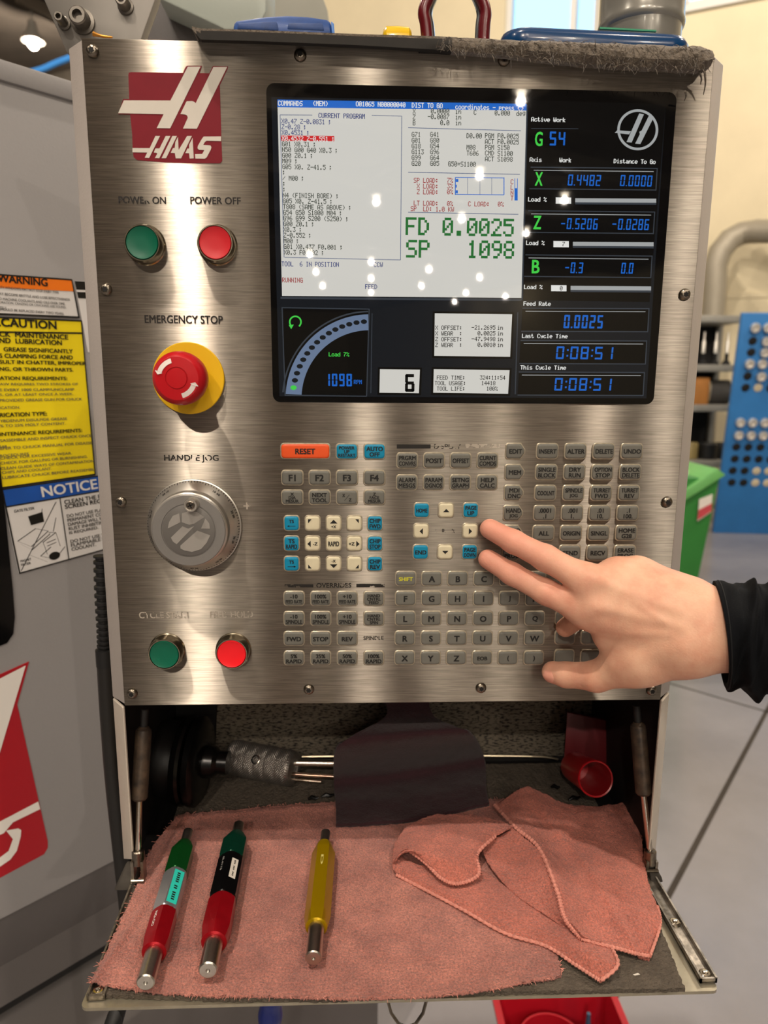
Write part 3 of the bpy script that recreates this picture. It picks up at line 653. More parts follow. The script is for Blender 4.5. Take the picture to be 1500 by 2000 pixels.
RB = [[['INSERT'], ['ALTER'], ['DELETE'], ['UNDO']], [['SINGLE', 'BLOCK'], ['DRY', 'RUN'], ['OPTION', 'STOP'], ['BLOCK', 'DELETE']], [['COOLNT'], ['SPINDLE', 'JOG'], ['TURRET', 'FWD'], ['TURRET', 'REV']],
      [['.0001', '.1'], ['.001', '1.'], ['.01', '10.'], ['.1', '100.']], [['ALL'], ['ORIGIN'], ['SINGL'], ['HOME', 'G28']], [['PROG'], ['SEND'], ['RECV'], ['ERASE', 'PROG']]]
TG = [['EDIT'], ['MEM'], ['MDI', 'DNC'], ['HAND', 'JOG'], ['ZERO', 'RET'], ['LIST', 'PROG']]
for j, y in enumerate((881.5, 922.6, 963, 1002.5, 1041.4, 1080)):
    key(1007.0 - j * 1.45, y, 39, 32, 'grey', TG[j], 'tag', big=.38)
    for i in range(4): key(1069.6 - j * 1.95 + i * (55.0 - .25 * j), y, 44, 32, 'grey', RB[j][i] if (j, i) != (5, 0) else '', big=.38)

# ------------------------------------------------------------------ the screen
F5 = {}
for tok in ('!0000 5F00 00|%2313 0864 62|(001C 2241 00|)0041 221C 00|+0808 3E08 08|,0050 3000 00|-0808 0808 08|.0060 6000 00|/2010 0804 02|03E51 4945 3E|10042 7F40 00|24261 5149 46|32141 454B 31|41814 127F 10|52745 4545 39|63C4A 4949 30|70171 0905 03|83649 4949 36|90649 4929 1E|:0036 3600 00|;0056 3600 00|<0814 2241 00|=1414 1414 14|>0041 2214 08|'
            'A7E11 1111 7E|B7F49 4949 36|C3E41 4141 22|D7F41 4122 1C|E7F49 4949 41|F7F09 0909 01|G3E41 4949 7A|H7F08 0808 7F|I0041 7F41 00|J2040 413F 01|K7F08 1422 41|L7F40 4040 40|M7F02 0C02 7F|N7F04 0810 7F|O3E41 4141 3E|P7F09 0909 06|Q3E41 5121 5E|R7F09 1929 46|S4649 4949 31|T0101 7F01 01|U3F40 4040 3F|V1F20 4020 1F|W3F40 3840 3F|X6314 0814 63|Y0708 7008 07|Z6151 4945 43|'
            'a2054 5454 78|b7F48 4444 38|c3844 4444 20|d3844 4448 7F|e3854 5454 18|f087E 0901 02|g0C52 5252 3E|h7F08 0404 78|i0044 7D40 00|k7F10 2844 00|l0041 7F40 00|m7C04 1804 78|n7C08 0404 78|o3844 4444 38|p7C14 1414 08|r7C08 0404 08|s4854 5454 20|t043F 4440 20|v1C20 4020 1C|x4428 1028 44|y0C50 5050 3C').split('|'):
    hx = tok[1:].replace(' ', ''); F5[tok[0]] = [int(hx[i:i+2], 16) for i in range(0, 10, 2)]
SB = tag(link('screen', None, P_, pp(920, 780)), 'glass covered colour screen showing a lathe program and axis positions')
def emis(name, col, e=1.0):
    return M('screen_' + name, col, .02, emit=e, spec=.5) 
E_ = {'cream': emis('cream', '#cbc9c2', 1.0), 'blue': emis('bar_blue', '#2168c8', .9), 'navy': emis('text_navy', '#2a46a0', .45), 'ink': emis('text_green_grey', '#3c4a38', .4), 'red': emis('text_red', '#b0282c', .7),
      'hl': emis('highlight_red', '#d02a2c', .9), 'white': emis('text_white', '#e8e8e4', .9), 'grn': emis('text_green', '#2f7d3c', .7), 'lime': emis('lime', '#45d14b', .9), 'lcd': emis('digit_blue', '#1c62c0', .95),
      'blk': emis('text_black', '#1c1c1c', .2), 'pan': emis('panel_dark', '#1c2128', .5), 'box': emis('box_black', '#08090b', .3), 'edge': emis('edge_grey', '#4c535c', .5), 'bar': emis('load_bar', '#b9bcbc', .7), 'steel': emis('gauge_steel', '#7e93b4', .6), 'dk': emis('gauge_lamp_off', '#20262c', .4), 'grid': emis('line_slate', '#6a7aa0', .6)}
for m in E_.values():
    b = m.node_tree.nodes['Principled BSDF']; b.inputs['Base Color'].default_value = (.005, .005, .005, 1)
q = [pp(518, 163), pp(1322, 180), pp(1276, 790), pp(535, 785)]
sx0, sx1, sz0, sz1 = -.09977, .20383, .25419, .4834
rc = rrect(sx1 - sx0, sz1 - sz0, .006, 5); scx, scz = (sx0 + sx1) / 2, (sz0 + sz1) / 2
MB().prism([Vector((scx + a, -.0004, scz + b)) for a, b in rc], (0, .0004, 0)).build('glass_bezel', m_bezel, SB)
def LY(k): return -.00045 - .00006 * k
SG = {}
def sg(c): return SG.setdefault(c, MB())
def quad(c, pts, k): sg(c).poly([pp(a, b, LY(k)) for a, b in pts])
def rect(c, x0, y0, x1, y1, k, dx=0, sk=0): quad(c, [(x0, y0), (x1, y0 + sk), (x1 + dx, y1 + sk), (x0 + dx, y1)], k)
def hline(c, x0, y0, x1, y1, w, k): quad(c, [(x0, y0 - w / 2), (x1, y1 - w / 2), (x1, y1 + w / 2), (x0, y0 + w / 2)], k)
def pix(c, s, x, y, pitch=6.1, h=9.0, k=3, bold=1.25, align='L'):
    m = mpp(x, y); o = pp(x, y); pw = pitch * m / 6; ph = h * m / 7
    if align == 'R': o.x -= len(s) * 6 * pw
    g = sg(c)
    for i, ch in enumerate(s):
        for col, bits in enumerate(F5.get(ch, ())):
            r0 = 0
            while r0 < 7:
                if bits >> r0 & 1:
                    r1 = r0
                    while r1 < 7 and bits >> r1 & 1: r1 += 1
                    xx = o.x + (i * 6 + col) * pw; z1 = o.z + (3.5 - r0) * ph; z0 = o.z + (3.5 - r1) * ph
                    g.poly([Vector((xx, LY(k), z0)), Vector((xx + pw * bold, LY(k), z0)), Vector((xx + pw * bold, LY(k), z1)), Vector((xx, LY(k), z1))])
                    r0 = r1
                else: r0 += 1
SEG = {'0': 'abcdef', '1': 'bc', '2': 'abged', '3': 'abgcd', '4': 'fgbc', '5': 'afgcd', '6': 'afgedc', '7': 'abc', '8': 'abcdefg', '9': 'abfgcd', '-': 'g'}
def seg7(c, s, x0, x1, yc, hpx, k=4, slant=.0, th=.14):
    a, b = pp(x0, yc), pp(x1, yc); m = mpp(x0, yc); H = hpx * m; n = sum(.35 if ch in '.:' else 1 for ch in s); adv = (b.x - a.x) / n; w = adv * .74; x = a.x; g = sg(c); T = H * th
    for ch in s:
        def R(u0, v0, u1, v1):
            g.poly([Vector((x + u + (v - H / 2) * slant, LY(k), a.z - H / 2 + v)) for u, v in ((u0, v0), (u1, v0), (u1, v1), (u0, v1))])
        if ch == '.': R(-T * .2, 0, T * .7, T * .9); x += adv * .35; continue
        if ch == ':': R(0, H * .2, T, H * .2 + T); R(0, H * .65, T, H * .65 + T); x += adv * .35; continue
        e = T * .22
        for q_ in SEG[ch]:
            if q_ == 'a': R(e, H - T, w - e, H)
            if q_ == 'd': R(e, 0, w - e, T)
            if q_ == 'g': R(e, H / 2 - T / 2, w - e, H / 2 + T / 2)
            if q_ == 'f': R(0, H / 2 + e, T, H - e)
            if q_ == 'b': R(w - T, H / 2 + e, w, H - e)
            if q_ == 'e': R(0, e, T, H / 2 - e)
            if q_ == 'c': R(w - T, e, w, H / 2 - e)
        x += adv
quad('pan', [(530, 190), (1300, 204), (1262, 778), (546, 774)], 0)
quad('box', [(1030, 196), (1300, 204), (1268, 590), (1020, 586)], 1)
quad('cream', [(542, 196), (1028, 205), (1018, 582), (551, 578)], 1)
quad('blue', [(542, 195), (1028, 203.5), (1028, 216.5), (542, 210)], 2)
hline('edge', 548, 582, 1018, 586, 4, 1); quad('edge', [(1028, 205), (1031, 205), (1021, 586), (1018, 586)], 1)
pix('white', 'COMMANDS', 543, 202, bold=1.5, k=4); pix('white', '(MEM)', 611, 202.5, bold=1.5, k=4); pix('white', 'O01065 N00000040', 695, 203.5, k=4, bold=1.5); pix('white', 'DIST TO GO', 804, 206, k=4, bold=1.5); pix('white', 'coordinates - press <>', 889, 209, k=4, bold=1.4)
pix('navy', 'CURRENT PROGRAM', 622, 226, bold=1.4)
hline('grid', 547, 225, 610, 225.5, 1.2, 3); hline('grid', 726, 226, 785, 227.5, 1.2, 3); hline('grid', 556, 503, 782, 508, 1.2, 3)
quad('grid', [(546.5, 225), (547.7, 225), (555.7, 503), (554.5, 503)], 3); quad('grid', [(784, 227), (785.2, 227), (782.7, 508), (781.5, 508)], 3)
LN = ['X0.47 Z-0.0831 ;', 'Z-0.28 ;', 'X0.4531 ;', 'X0.4532 Z-0.551 ;', 'G01 X0.31 ;', 'N50 G00 G40 X0.3 ;', 'G00 Z0.1 ;', 'M09 ;', 'G05 X0. Z-41.5 ;', ';', '/ M00 ;', ';', ';', 'N4 (FINISH BORE) ;', 'G05 X0. Z-41.5 ;', 'T808 (SAME AS ABOVE) ;',
      'G54 G50 S1800 M04 ;', 'G96 G99 S200 (S250) ;', 'G00 Z0.1 ;', 'X0.3 ;', 'Z-0.552 ;', 'M00 ;', 'G01 X0.437 F0.001 ;', 'X0.3 F0.002 ;']
for i, s in enumerate(LN):
    y = 237 + 11.13 * i; x = 550 + .2 * i
    if i == 3: quad('hl', [(549, y - 5.4), (653, y - 4.4), (653, y + 6), (549, y + 5.4)], 2)
    pix('navy' if i < 3 else ('white' if i == 3 else 'ink'), s, x, y, k=4)
pix('navy', 'TOOL  6 IN POSITION', 550, 515.5, 5.95); pix('navy', 'CCW', 730, 517); pix('red', 'RUNNING', 551, 547, 5.9); pix('navy', 'FEED', 713, 560)
for y, l, v, u in ((218, 'X', '0.0000', 'in'), (229, 'Z', '-0.0087', 'in'), (240.5, 'B', '0.0', 'in')):
    pix('ink', l, 806, y); pix('ink', v, 878, y, align='R'); pix('ink', u, 889, y)
pix('ink', 'C', 925, 220); pix('ink', '0.000', 966, 221); pix('ink', 'deg', 1008, 222)
hline('grid', 797, 250, 1017, 256, 1.3, 3); hline('grid', 797, 337, 1015, 341, 1.3, 3); hline('grid', 797, 415, 1012, 419, 1.3, 3)
for i, (a, b) in enumerate((('G71', 'G41'), ('G01', 'G80'), ('G18', 'G54'), ('G113', 'G96'), ('G99', 'G64'), ('G20', 'G05'))):
    y = 263 + 11.3 * i; pix('ink', a, 804, y); pix('ink', b, 840, y)
pix('ink', 'G50=S1100', 875, 320.5)
for i, (a, b) in enumerate((('D0.00', 'PGM F0.0025'), ('', 'ACT F0.0025'), ('M08', 'PGM S150'), ('T606', 'CMD S1100'), ('', 'ACT S1098'))):
    y = 265.5 + 11.3 * i; pix('ink', a, 911, y); pix('ink', b, 947, y)
for i, (a, v) in enumerate((('SP LOAD:', '7%'), (' X LOAD:', '3%'), (' Z LOAD:', '0%'))):
    y = 352.5 + 11.2 * i; pix('red', a, 808, y); pix('red', v, 873, y)
pix('red', 'LT LOAD:', 808, 397); pix('red', '0%', 873, 398); pix('red', 'C LOAD:', 914, 398.5); pix('red', '0%', 972, 399); pix('red', 'SP  LD: 1.0 KW', 802, 408)
for a, b, c_, d_ in ((889, 347, 984, 348), (889, 380, 984, 381), ): hline('blue', a, b, c_, d_, 1.5, 3)
for x in (889, 984): rect('blue', x - .8, 347, x + .8, 381, 3)
for x in (913, 937, 960): rect('grid', x - .4, 348, x + .4, 380, 3)
for y, w in ((353, 5), (364, 2), (375, 4)): rect('blue', 890, y - 3, 890 + w, y + 3, 3)
for i, ch in enumerate('CLNT'): pix('red', ch, 997, 355.5 + 10.6 * i)
rect('blue', 1004.5, 349, 1005.7, 392, 3); rect('blue', 1009.5, 349, 1010.7, 392, 3); rect('blue', 1004.5, 368, 1010.7, 392, 3)
pix('grn', 'FD', 792, 442, 24.5, 33); pix('grn', '0.0025', 864, 443, 23.8, 33); pix('grn', 'SP', 793, 486, 24.5, 33); pix('grn', '1098', 912, 487, 23.8, 33)
# right-hand column
pix('white', 'Active Work', 1037, 233.5, 6.2, 8, bold=1.6); hline('edge', 1037, 251.5, 1129, 252, 1.2, 3)
def vtx(c, s, x0, x1, yc, h, k=4):
    a, b = pp(x0, yc), pp(x1, yc); o = (a + b) / 2; o.y = LY(k); sg(c).text(s, o, UX, UZ, (b - a).length, h * mpp(x0, yc))
vtx('lime', 'G', 1045, 1059, 272, 25); seg7('lcd', '54', 1073, 1108, 271, 25)
pix('white', 'Axis', 1034, 312, 6.1, 8, bold=1.6); pix('white', 'Work', 1092, 313, 6.1, 8, bold=1.6); pix('white', 'Distance To Go', 1198, 315, 5.9, 8, bold=1.6)
def frame(x0, y0, x1, y1, dx, sk):
    hline('edge', x0, y0, x1, y0 + sk, 2, 2); hline('edge', x0 + dx, y1, x1 + dx, y1 + sk, 2, 2); quad('edge', [(x1 - 2, y0 + sk), (x1, y0 + sk), (x1 + dx, y1 + sk), (x1 + dx - 2, y1 + sk)], 2)
    quad('box', [(x0, y0 + 2), (x1 - 2, y0 + sk + 2), (x1 + dx - 2, y1 + sk - 1), (x0 + dx, y1 - 1)], 2); hline('bar', x0 + 6, y0 + 6, x1 - 8, y0 + 6 + sk, 1.4, 3)
for i, (y, nm, a, b, ld, xs) in enumerate(((327, 'X', '0.4482', '0.0000', '3', (1109, 1176, 1211, 1276)), (412, 'Z', '-0.5206', '-0.0286', '7', (1095, 1170, 1195, 1270)), (498, 'B', '-0.3', '0.0', '0', (1103, 1141, 1213, 1239)))):
    frame(1036 - i * 5, y, 1284 - i * 5, y + 42, -2.5, 2.5)
    vtx('lime', nm, 1045 - i * 3, 1059 - i * 3, y + 23, 24); seg7('lcd', a, xs[0], xs[1], y + 25, 20, slant=.05, th=.12); seg7('lcd', b, xs[2], xs[3], y + 26, 20, slant=.05, th=.12)
    pix('white', 'Load %', 1031 - i * 4, y + 62.5, 6.1, 8, bold=1.6)
    rect('white', 1085 - i * 4.5, y + 59, 1115 - i * 4.5, y + 71, 3, sk=.3); pix('blk', ld, 1102 - i * 4.5, y + 65, 6, 8, 4)
    rect('bar', 1123 - i * 4.5, y + 60.5, 1281 - i * 5, y + 71.5, 3, sk=1); rect('edge', 1123 - i * 4.5, y + 68.5, 1281 - i * 5, y + 72.5, 4, sk=1)
for i, (s, y, v, xs, h) in enumerate((('Feed Rate', 593, '0.0025', (1101, 1181), 25), ('Last Cycle Time', 656, '0:08:51', (1086, 1202), 24), ('This Cycle Time', 717.5, '0:08:51', (1083, 1199), 24))):
    pix('white', s, 1022 - i * 3, y, 6.0, 8, bold=1.6); frame(1020 - i * 3.5, y + 9, 1268 - i * 4.5, y + 54, -2.5, 1); seg7('lcd', v, xs[0], xs[1], y + (35 if i == 0 else 33), h, slant=.04)
# maker's ring emblem on the screen
def arcpts(cx, cy, r, a0, a1, n): return [(cx + r * math.cos(math.radians(a0 + (a1 - a0) * i / n)), cy - r * math.sin(math.radians(a0 + (a1 - a0) * i / n))) for i in range(n + 1)]
def arcband(c, cx, cy, r0, r1, a0, a1, n, k):
    A, B = arcpts(cx, cy, r0, a0, a1, n), arcpts(cx, cy, r1, a0, a1, n)
    for i in range(n): quad(c, [A[i], A[i+1], B[i+1], B[i]], k)
arcband('bar', 1245, 254, 35, 40, 0, 360, 48, 3)
quad('bar', [(1248, 222), (1257, 224), (1233, 279), (1223, 278)], 3); quad('bar', [(1268, 224), (1276, 230), (1250, 282), (1240, 281)], 3); quad('bar', [(1200, 260), (1205, 255), (1232, 257), (1228, 263)], 3); quad('bar', [(1248, 258), (1263, 250), (1258, 262), (1250, 268)], 3)
# spindle gauge
hline('edge', 551, 601, 722, 604, 2, 2); hline('edge', 556, 772, 716, 774, 2, 2); quad('edge', [(720, 603), (722, 603), (717, 774), (715, 774)], 2); quad('edge', [(550, 600), (552, 600), (558, 772), (556, 772)], 2)
quad('box', [(553, 603), (720, 605), (715, 772), (557, 770)], 1)
GC = (722, 778); 
arcband('edge', GC[0], GC[1], 168, 171, 91, 176, 24, 2); arcband('steel', GC[0], GC[1], 133, 164, 91, 177, 28, 3)
for i in range(15):
    a = math.radians(172 - i * 5.55); x, y = GC[0] + 150 * math.cos(a), GC[1] - 150 * math.sin(a) * 1.0
    q = [(x + 6.2 * math.cos(t), y + 4.6 * math.sin(t)) for t in [2 * math.pi * j / 10 for j in range(10)]]; quad('lime' if i == 0 else 'dk', q, 4)
arcband('lime', 577, 629, 9.5, 12.5, -50, 230, 24, 4); quad('lime', [(564, 635), (574, 634), (569, 643)], 4)
pix('lime', 'Load 7%', 642, 692, 5.8, 8, 4, bold=1.5); seg7('lcd', '1098', 634, 691, 742, 24); pix('lcd', 'RPM', 691, 746, 5.4, 8, 4, bold=1.4)
quad('edge', [(726, 612), (727.5, 612), (725, 768), (723.5, 768)], 2); quad('edge', [(1010, 610), (1012, 610), (1007, 770), (1005, 770)], 2)
def wbox(a, b, c_, d_, e): quad('box', [(a[0] - 4, a[1] - 4), (b[0] + 4, b[1] - 4), (c_[0] + 4, c_[1] + 4), (d_[0] - 4, d_[1] + 4)], 2); quad('cream', [a, b, c_, d_], 3)
wbox((742, 721), (820, 722), (818, 768), (741, 767), 0); seg7('blk', '6', 791, 816, 748, 34, 4, th=.17)
wbox((849, 612), (1000, 614), (996, 697), (848, 695), 0); wbox((847, 721), (995, 723), (992, 769), (846, 767), 0)
for i, (s, v) in enumerate((('X OFFSET:', '-21.2695'), ('X WEAR  :', '0.0025'), ('Z OFFSET:', '-47.9498'), ('Z WEAR  :', '0.0010'))):
    y = 640 + 11.2 * i; pix('blk', s, 850, y, 5.9, 8, 4); pix('blk', v, 968, y, 5.9, 8, 4, align='R'); pix('blk', 'in', 971, y, 5.9, 8, 4)
for i, (s, v) in enumerate((('FEED TIME:', '324:11:54'), ('TOOL USAGE:', '14418'), ('TOOL LIFE:', '100%'))):
    y = 737.5 + 10.7 * i; pix('blk', s, 853 if i != 1 else 849, y, 5.6, 8, 4); pix('blk', v, (937, 940, 950)[i], y, 5.6, 8, 4)
NMAP = {'cream': 'cream_window', 'blue': 'blue_graphics', 'navy': 'navy_text', 'ink': 'program_text', 'red': 'red_text', 'hl': 'highlighted_line', 'white': 'white_text', 'grn': 'green_readout', 'lime': 'lime_text', 'lcd': 'blue_digits', 'blk': 'black_text', 'pan': 'display_background', 'box': 'dark_window', 'edge': 'window_edge', 'bar': 'load_bar', 'steel': 'spindle_gauge', 'dk': 'gauge_lamp', 'grid': 'frame_line'}
for c, g in SG.items(): g.build(NMAP[c], E_[c], SB, smooth=False)['kind'] = 'stuff'
# ================================================================== machine enclosure on the left
m_mach = M('machine_grey_paint', '#939191', .33, var=.04, vscale=3, bump=.22, bscale=260, bdist=.0006, spec=.5)
m_machd = M('machine_dark_shaded', '#5e5a59', .45, var=.1, vscale=4, bump=.1, bscale=260)  # darker grey; on the inward-turning skirt it paints in the shade
m_seal = M('black_rubber', '#141414', .55)
mu = ray(2040, 742); mu.z = 0; mu.normalize(); mn = mu.cross(ZV); mn = mn if mn.y < 0 else -mn
mp0 = atY(190, 750, .35)
def am(px, py, o=0.0): return atP(px, py, mp0 + mn * o, mn)
def ms(s, o, z): q = mp0 + mu * s + mn * o; q.z = z; return q
MZT, MZB = am(65, 140).z, am(110, 1742).z
t = thing('lathe_enclosure', ms(-.4, -.2, FL), 'grey painted machine enclosure with warning labels left of the control panel', 'machine')
S0, S1 = -.55, .55
MB().prism([ms(S0, 0, MZB), ms(S1, 0, MZB), ms(S1, 0, MZT), ms(S0, 0, MZT)], -mn * .04).build('front_panel', m_mach, t, bev=.004)
zt2 = MZT - (am(20, 140).z - am(20, 178).z)
MB().prism([ms(S0, .004, zt2), ms(S1, .004, zt2), ms(S1, .004, MZT + .002), ms(S0, .004, MZT + .002)], -mn * .05).build('top_flange', m_mach, t, bev=.003)
zs1 = MZB - .16; zs2 = zs1 - .025
MB().prism([ms(S0, -.003, MZB), ms(S0, -.07, zs1), ms(S0, -.14, zs1), ms(S0, -.14, MZB)], mu * (S1 - S0)).build('lower_skirt', m_machd, t, bev=.003)
MB().prism([ms(S0, -.06, zs1), ms(S0, -.06, zs2), ms(S0, -.14, zs2), ms(S0, -.14, zs1)], mu * (S1 - S0)).build('rubber_seal', m_seal, t, bev=.003)
MB().prism([ms(S0, -.09, zs2), ms(S0, -.02, zs2 - .1), ms(S0, -.02, FL), ms(S0, -.5, FL), ms(S0, -.5, zs2)], mu * (S1 - S0)).build('base_pan', m_machd, t, bev=.003)
MB().prism([ms(S0, -.045, zs1), ms(S0, -.045, MZT - .01), ms(S0, -.4, MZT - .01), ms(S0, -.4, zs1)], mu * (S1 - S0)).build('inner_body', m_machd, t)
wq = [am(-60, 880, .002), am(-2, 890, .002), am(10, 1000, .002), am(25, 1150, .002), am(29, 1205, .002), am(26, 1238, .002), am(14, 1256, .002), am(-60, 1285, .002)]
MB().prism(wq, -mn * .004).build('viewing_window', M('window_black', '#0a0a0b', .12), t)
# big emblem decal
g = MB(); e5 = lambda pts, o: [am(a / 2.38, 1160 + b / 2.38, o) for a, b in pts]
dec = g.prism(e5([(-160, 445), (0, 375), (135, 315), (80, 515), (222, 1150), (222, 1180), (205, 1210), (0, 1320), (-160, 1400)], .0012), -mn * .001).build('emblem_decal', M('decal_red', '#a01520', .3), t, smooth=False)
g = MB()
g.poly(e5([(-120, 455), (120, 332), (0, 735), (-80, 1000), (-150, 1000)], .0016))
g.poly(e5([(178, 965), (187, 1000), (60, 1062), (28, 1100), (18, 1112), (0, 1120), (-60, 1150), (-60, 1085), (0, 1058)], .0016))
g.poly(e5([(28, 1100), (85, 1090), (99, 1098), (96, 1130), (78, 1195), (48, 1235), (0, 1268), (-60, 1300), (-60, 1250), (0, 1225), (40, 1195), (60, 1140)], .0016))
g.build('emblem_lettering', M('decal_white', '#dcd8d2', .35), dec, smooth=False)
# warning labels
m_lw = M('label_paper_white', '#d4d2d0', .3); m_or = M('label_orange', '#e8761a', .3); m_ye = M('label_yellow', '#e6cf1a', .28); m_nb = M('label_blue', '#1d4fa3', .3); m_lk = M('label_black', '#14130f', .4); m_lg = M('label_small_print', '#4a4844', .5)
def z8(a, b): return (a / 3.277, 520 + b / 3.277)
def quadM(name, pts, o, mat, parent, th=.0006): return MB().prism([am(a, b, o) for a, b in pts], -mn * th).build(name, mat, parent, smooth=False)
def mline(g, s, rx, ry, hz, x0=-2, o=.0018, align='R'):
    a, b = z8(rx, ry); r = am(a, b, o); l = am(z8(x0, ry)[0], b, o); h = (am(a, b - hz / 6.55, o) - am(a, b + hz / 6.55, o)).length
    if align == 'R': g.text(s, r, mu, ZV, (r - l).dot(mu), h, 'R', bold=.03 if hz > 24 else .012)
    else: g.text(s, l, mu, ZV, (r - l).dot(mu), h, 'L')
wl_ = quadM('warning_label', [(-55, 533), (140, 547), (154, 619), (-55, 610)], .0008, m_lw, t)
quadM('orange_band', [(-55, 533), (140, 547), (143.5, 569), (-55, 559)], .0012, m_or, wl_)
quadM('border', [(-55, 531), (141, 545), (140.5, 548), (-55, 534)], .0014, m_lk, wl_); quadM('border', [(139.5, 547), (141.5, 547), (156, 621), (153.5, 621)], .0014, m_lk, wl_); quadM('border', [(-55, 609), (155, 618), (155.5, 621), (-55, 612)], .0014, m_lk, wl_)
g = MB(); mline(g, 'WARNING', 303, 105, 46, -12); g.build('lettering', m_lk, wl_, smooth=False)
g = MB()
for s, r_, y in (('ETY WINDOWS MAY NOT STOP EVERY TYPE', 375, 168), ('AY BECOME BRITTLE AND LOSE EFFECTIVENESS', 447, 214), ('O MACHINE COOLANTS AND OILS OVER TIME.', 418, 241), ('ORATION, CRAZING OR CRACKING ARE FOUND.', 424, 264), ('TELY.', 45, 268), ('SHOULD BE REPLACED EVERY TWO YEARS.', 410, 304)): mline(g, s, r_, y, 15)
g.build('small_print', m_lg, wl_, smooth=False)
cl_ = quadM('caution_label', [(-55, 618), (159, 627), (186, 926), (-55, 961)], .0008, m_ye, t)
for q in ([(-55, 616), (159, 625), (159.5, 628), (-55, 619)], [(158, 626), (160, 626), (187, 926), (185, 926)], [(-55, 960), (187, 925), (187, 928), (-55, 963)], [(-55, 646), (161, 649), (161, 652), (-55, 649)]): quadM('border', q, .0014, m_lk, cl_)
g = MB(); mline(g, '.CAUTION', 360, 378, 50, -8); g.build('heading', m_lk, cl_, smooth=False); g = MB(); mline(g, 'CK  MAINTENANCE', 435, 454, 30); mline(g, 'ND  LUBRICATION', 395, 490, 30)
for s, r_, y in (('GREASE SIGNIFICANTLY', 465, 545), ('S CLAMPING FORCE AND', 465, 584), ('SULT IN CHATTER, IMPROPER', 550, 624), ('NG, OR THROWN PARTS.', 468, 665), ('ATION REQUIREMENTS:', 430, 720)): mline(g, s, r_, y, 25, 25 if s[0] == 'G' else -2)
for s, r_, y in (('RICATION TYPE:', 300, 943), ('INTENANCE REQUIREMENTS:', 525, 1052)): mline(g, s, r_, y, 25)
g.build('lettering', m_lk, cl_, smooth=False)['kind'] = 'stuff'
g = MB()
for s, r_, y in (('AW REQUIRES TWO STROKES OF', 500, 755), ('E EVERY 1000 CLAMP/UNCLAMP', 475, 788), ('S, OR AT LEAST ONCE A WEEK.', 470, 818), ('PROVIDED GREASE GUN FOR CHUCK', 525, 850), ('ICATION.', 128, 903), ('YBDENUM DISULFIDE GREASE', 430, 975), ('% TO 25% MOLY CONTENT.', 420, 1005),
                 ('SASSEMBLE AND INSPECT CHUCK ONCE', 585, 1084), ('EAR.', 50, 1152), ('EFER TO CHUCK MANUAL FOR DISASSE', 590, 1130), ('ROCEDURES.', 190, 1200), ('CHECK FOR EXCESSIVE WEAR.', 460, 1196), ('CHECK FOR GALLING OR BURNISHING.', 560, 1218), ('CLEAN GUIDE WAYS OF CONTAMINATION', 600, 1246), ('CHIPS AND COOLANT.', 330, 1294), ('LUBRICATE CHUCK BEFORE REASSEMBL', 605, 1300)): mline(g, s, r_, y, 16, 10 if s[:4] in ('CHIP', 'LUBR') else -2)
g.build('small_print', m_lg, cl_, smooth=False)
n_ = [am(2, 955, .0008), am(236, 922, .0008), am(246, 1062, .0008), am(37, 1121, .0008)]
nl = MB().prism(n_, -mn * .0006).build('notice_label', m_lw, t, smooth=False)
def nb(u, v, o=.0012): q = (n_[0] * (1 - u) + n_[1] * u) * (1 - v) + (n_[3] * (1 - u) + n_[2] * u) * v; return q + mn * (o - .0008)
def nq(name, u0, v0, u1, v1, mat, o=.0012): return MB().poly([nb(u0, v0, o), nb(u1, v0, o), nb(u1, v1, o), nb(u0, v1, o)]).build(name, mat, nl, smooth=False)
nq('blue_band', 0, 0, 1, .2, m_nb)
for a in ((0, 0, 1, .015), (0, .985, 1, 1), (0, 0, .012, 1), (.988, 0, 1, 1), (0, .2, 1, .215), (.435, .2, .443, 1)): nq('border', *a, m_lk, .0014)
nux = (n_[1] - n_[0]).normalized(); nuy = (n_[0] - n_[3]).normalized()
def ntext(g, s, u0, u1, v, h, o=.0016): a, b = nb(u0, v, o), nb(u1, v, o); g.text(s, (a + b) / 2, nux, nuy, (b - a).length, h * (n_[0] - n_[3]).length)
g = MB(); ntext(g, 'NOTICE', .3, .77, .105, .12); g.build('heading', m_lw, nl, smooth=False)
g = MB()
for s, u1, v in (('CLEAN THE F', .79, .275), ('SCREEN REG', .79, .335)): g = MB(); ntext(g, s, .47, u1, v, .05); g.build('lettering', m_lk, nl, smooth=False)
g = MB()
for s, u1, v in (('DO NOT USE PLA', .79, .455), ('PERMANENT CO', .79, .51), ('DAMAGE WILL N', .79, .565), ('RUST INHIBITIN', .79, .62), ('IS REQUIRED.', .74, .675), ('DO NOT USE T', .79, .785), ('FLAMMABLE L', .79, .835), ('COOLANT.', .70, .885)): ntext(g, s, .475, u1, v, .04)
g.build('small_print', m_lg, nl, smooth=False)
g = MB(); L2 = lambda u0, v0, u1, v1, w=.004: g.poly([nb(u0, v0 - w * .6), nb(u1, v1 - w * .6), nb(u1 + w, v1 + w), nb(u0 + w, v0 + w)])
g.poly([nb(.16, .36), nb(.28, .34), nb(.28, .46), nb(.17, .47)])
g.poly([nb(.32 + .05 * math.cos(k), .9 + .05 * math.sin(k)) for k in [i * .52 for i in range(12)]])
for a in ((.04, .62, .2, .52), (.04, .62, .14, .72), (.14, .72, .3, .58), (.3, .58, .2, .52), (.06, .66, .14, .76), (.14, .76, .31, .62), (.24, .7, .26, .86), (.36, .62, .38, .8), (.24, .7, .36, .62), (.3, .6, .36, .62), (.2, .86, .32, .94), (.32, .94, .42, .82), (.2, .86, .3, .78), (.02, .97, .4, .25), (.1, .8, .25, .95), (.27, .72, .35, .7), (.27, .76, .35, .74), (.28, .3, .27, .36), (.38, .44, .34, .6)): L2(*a)
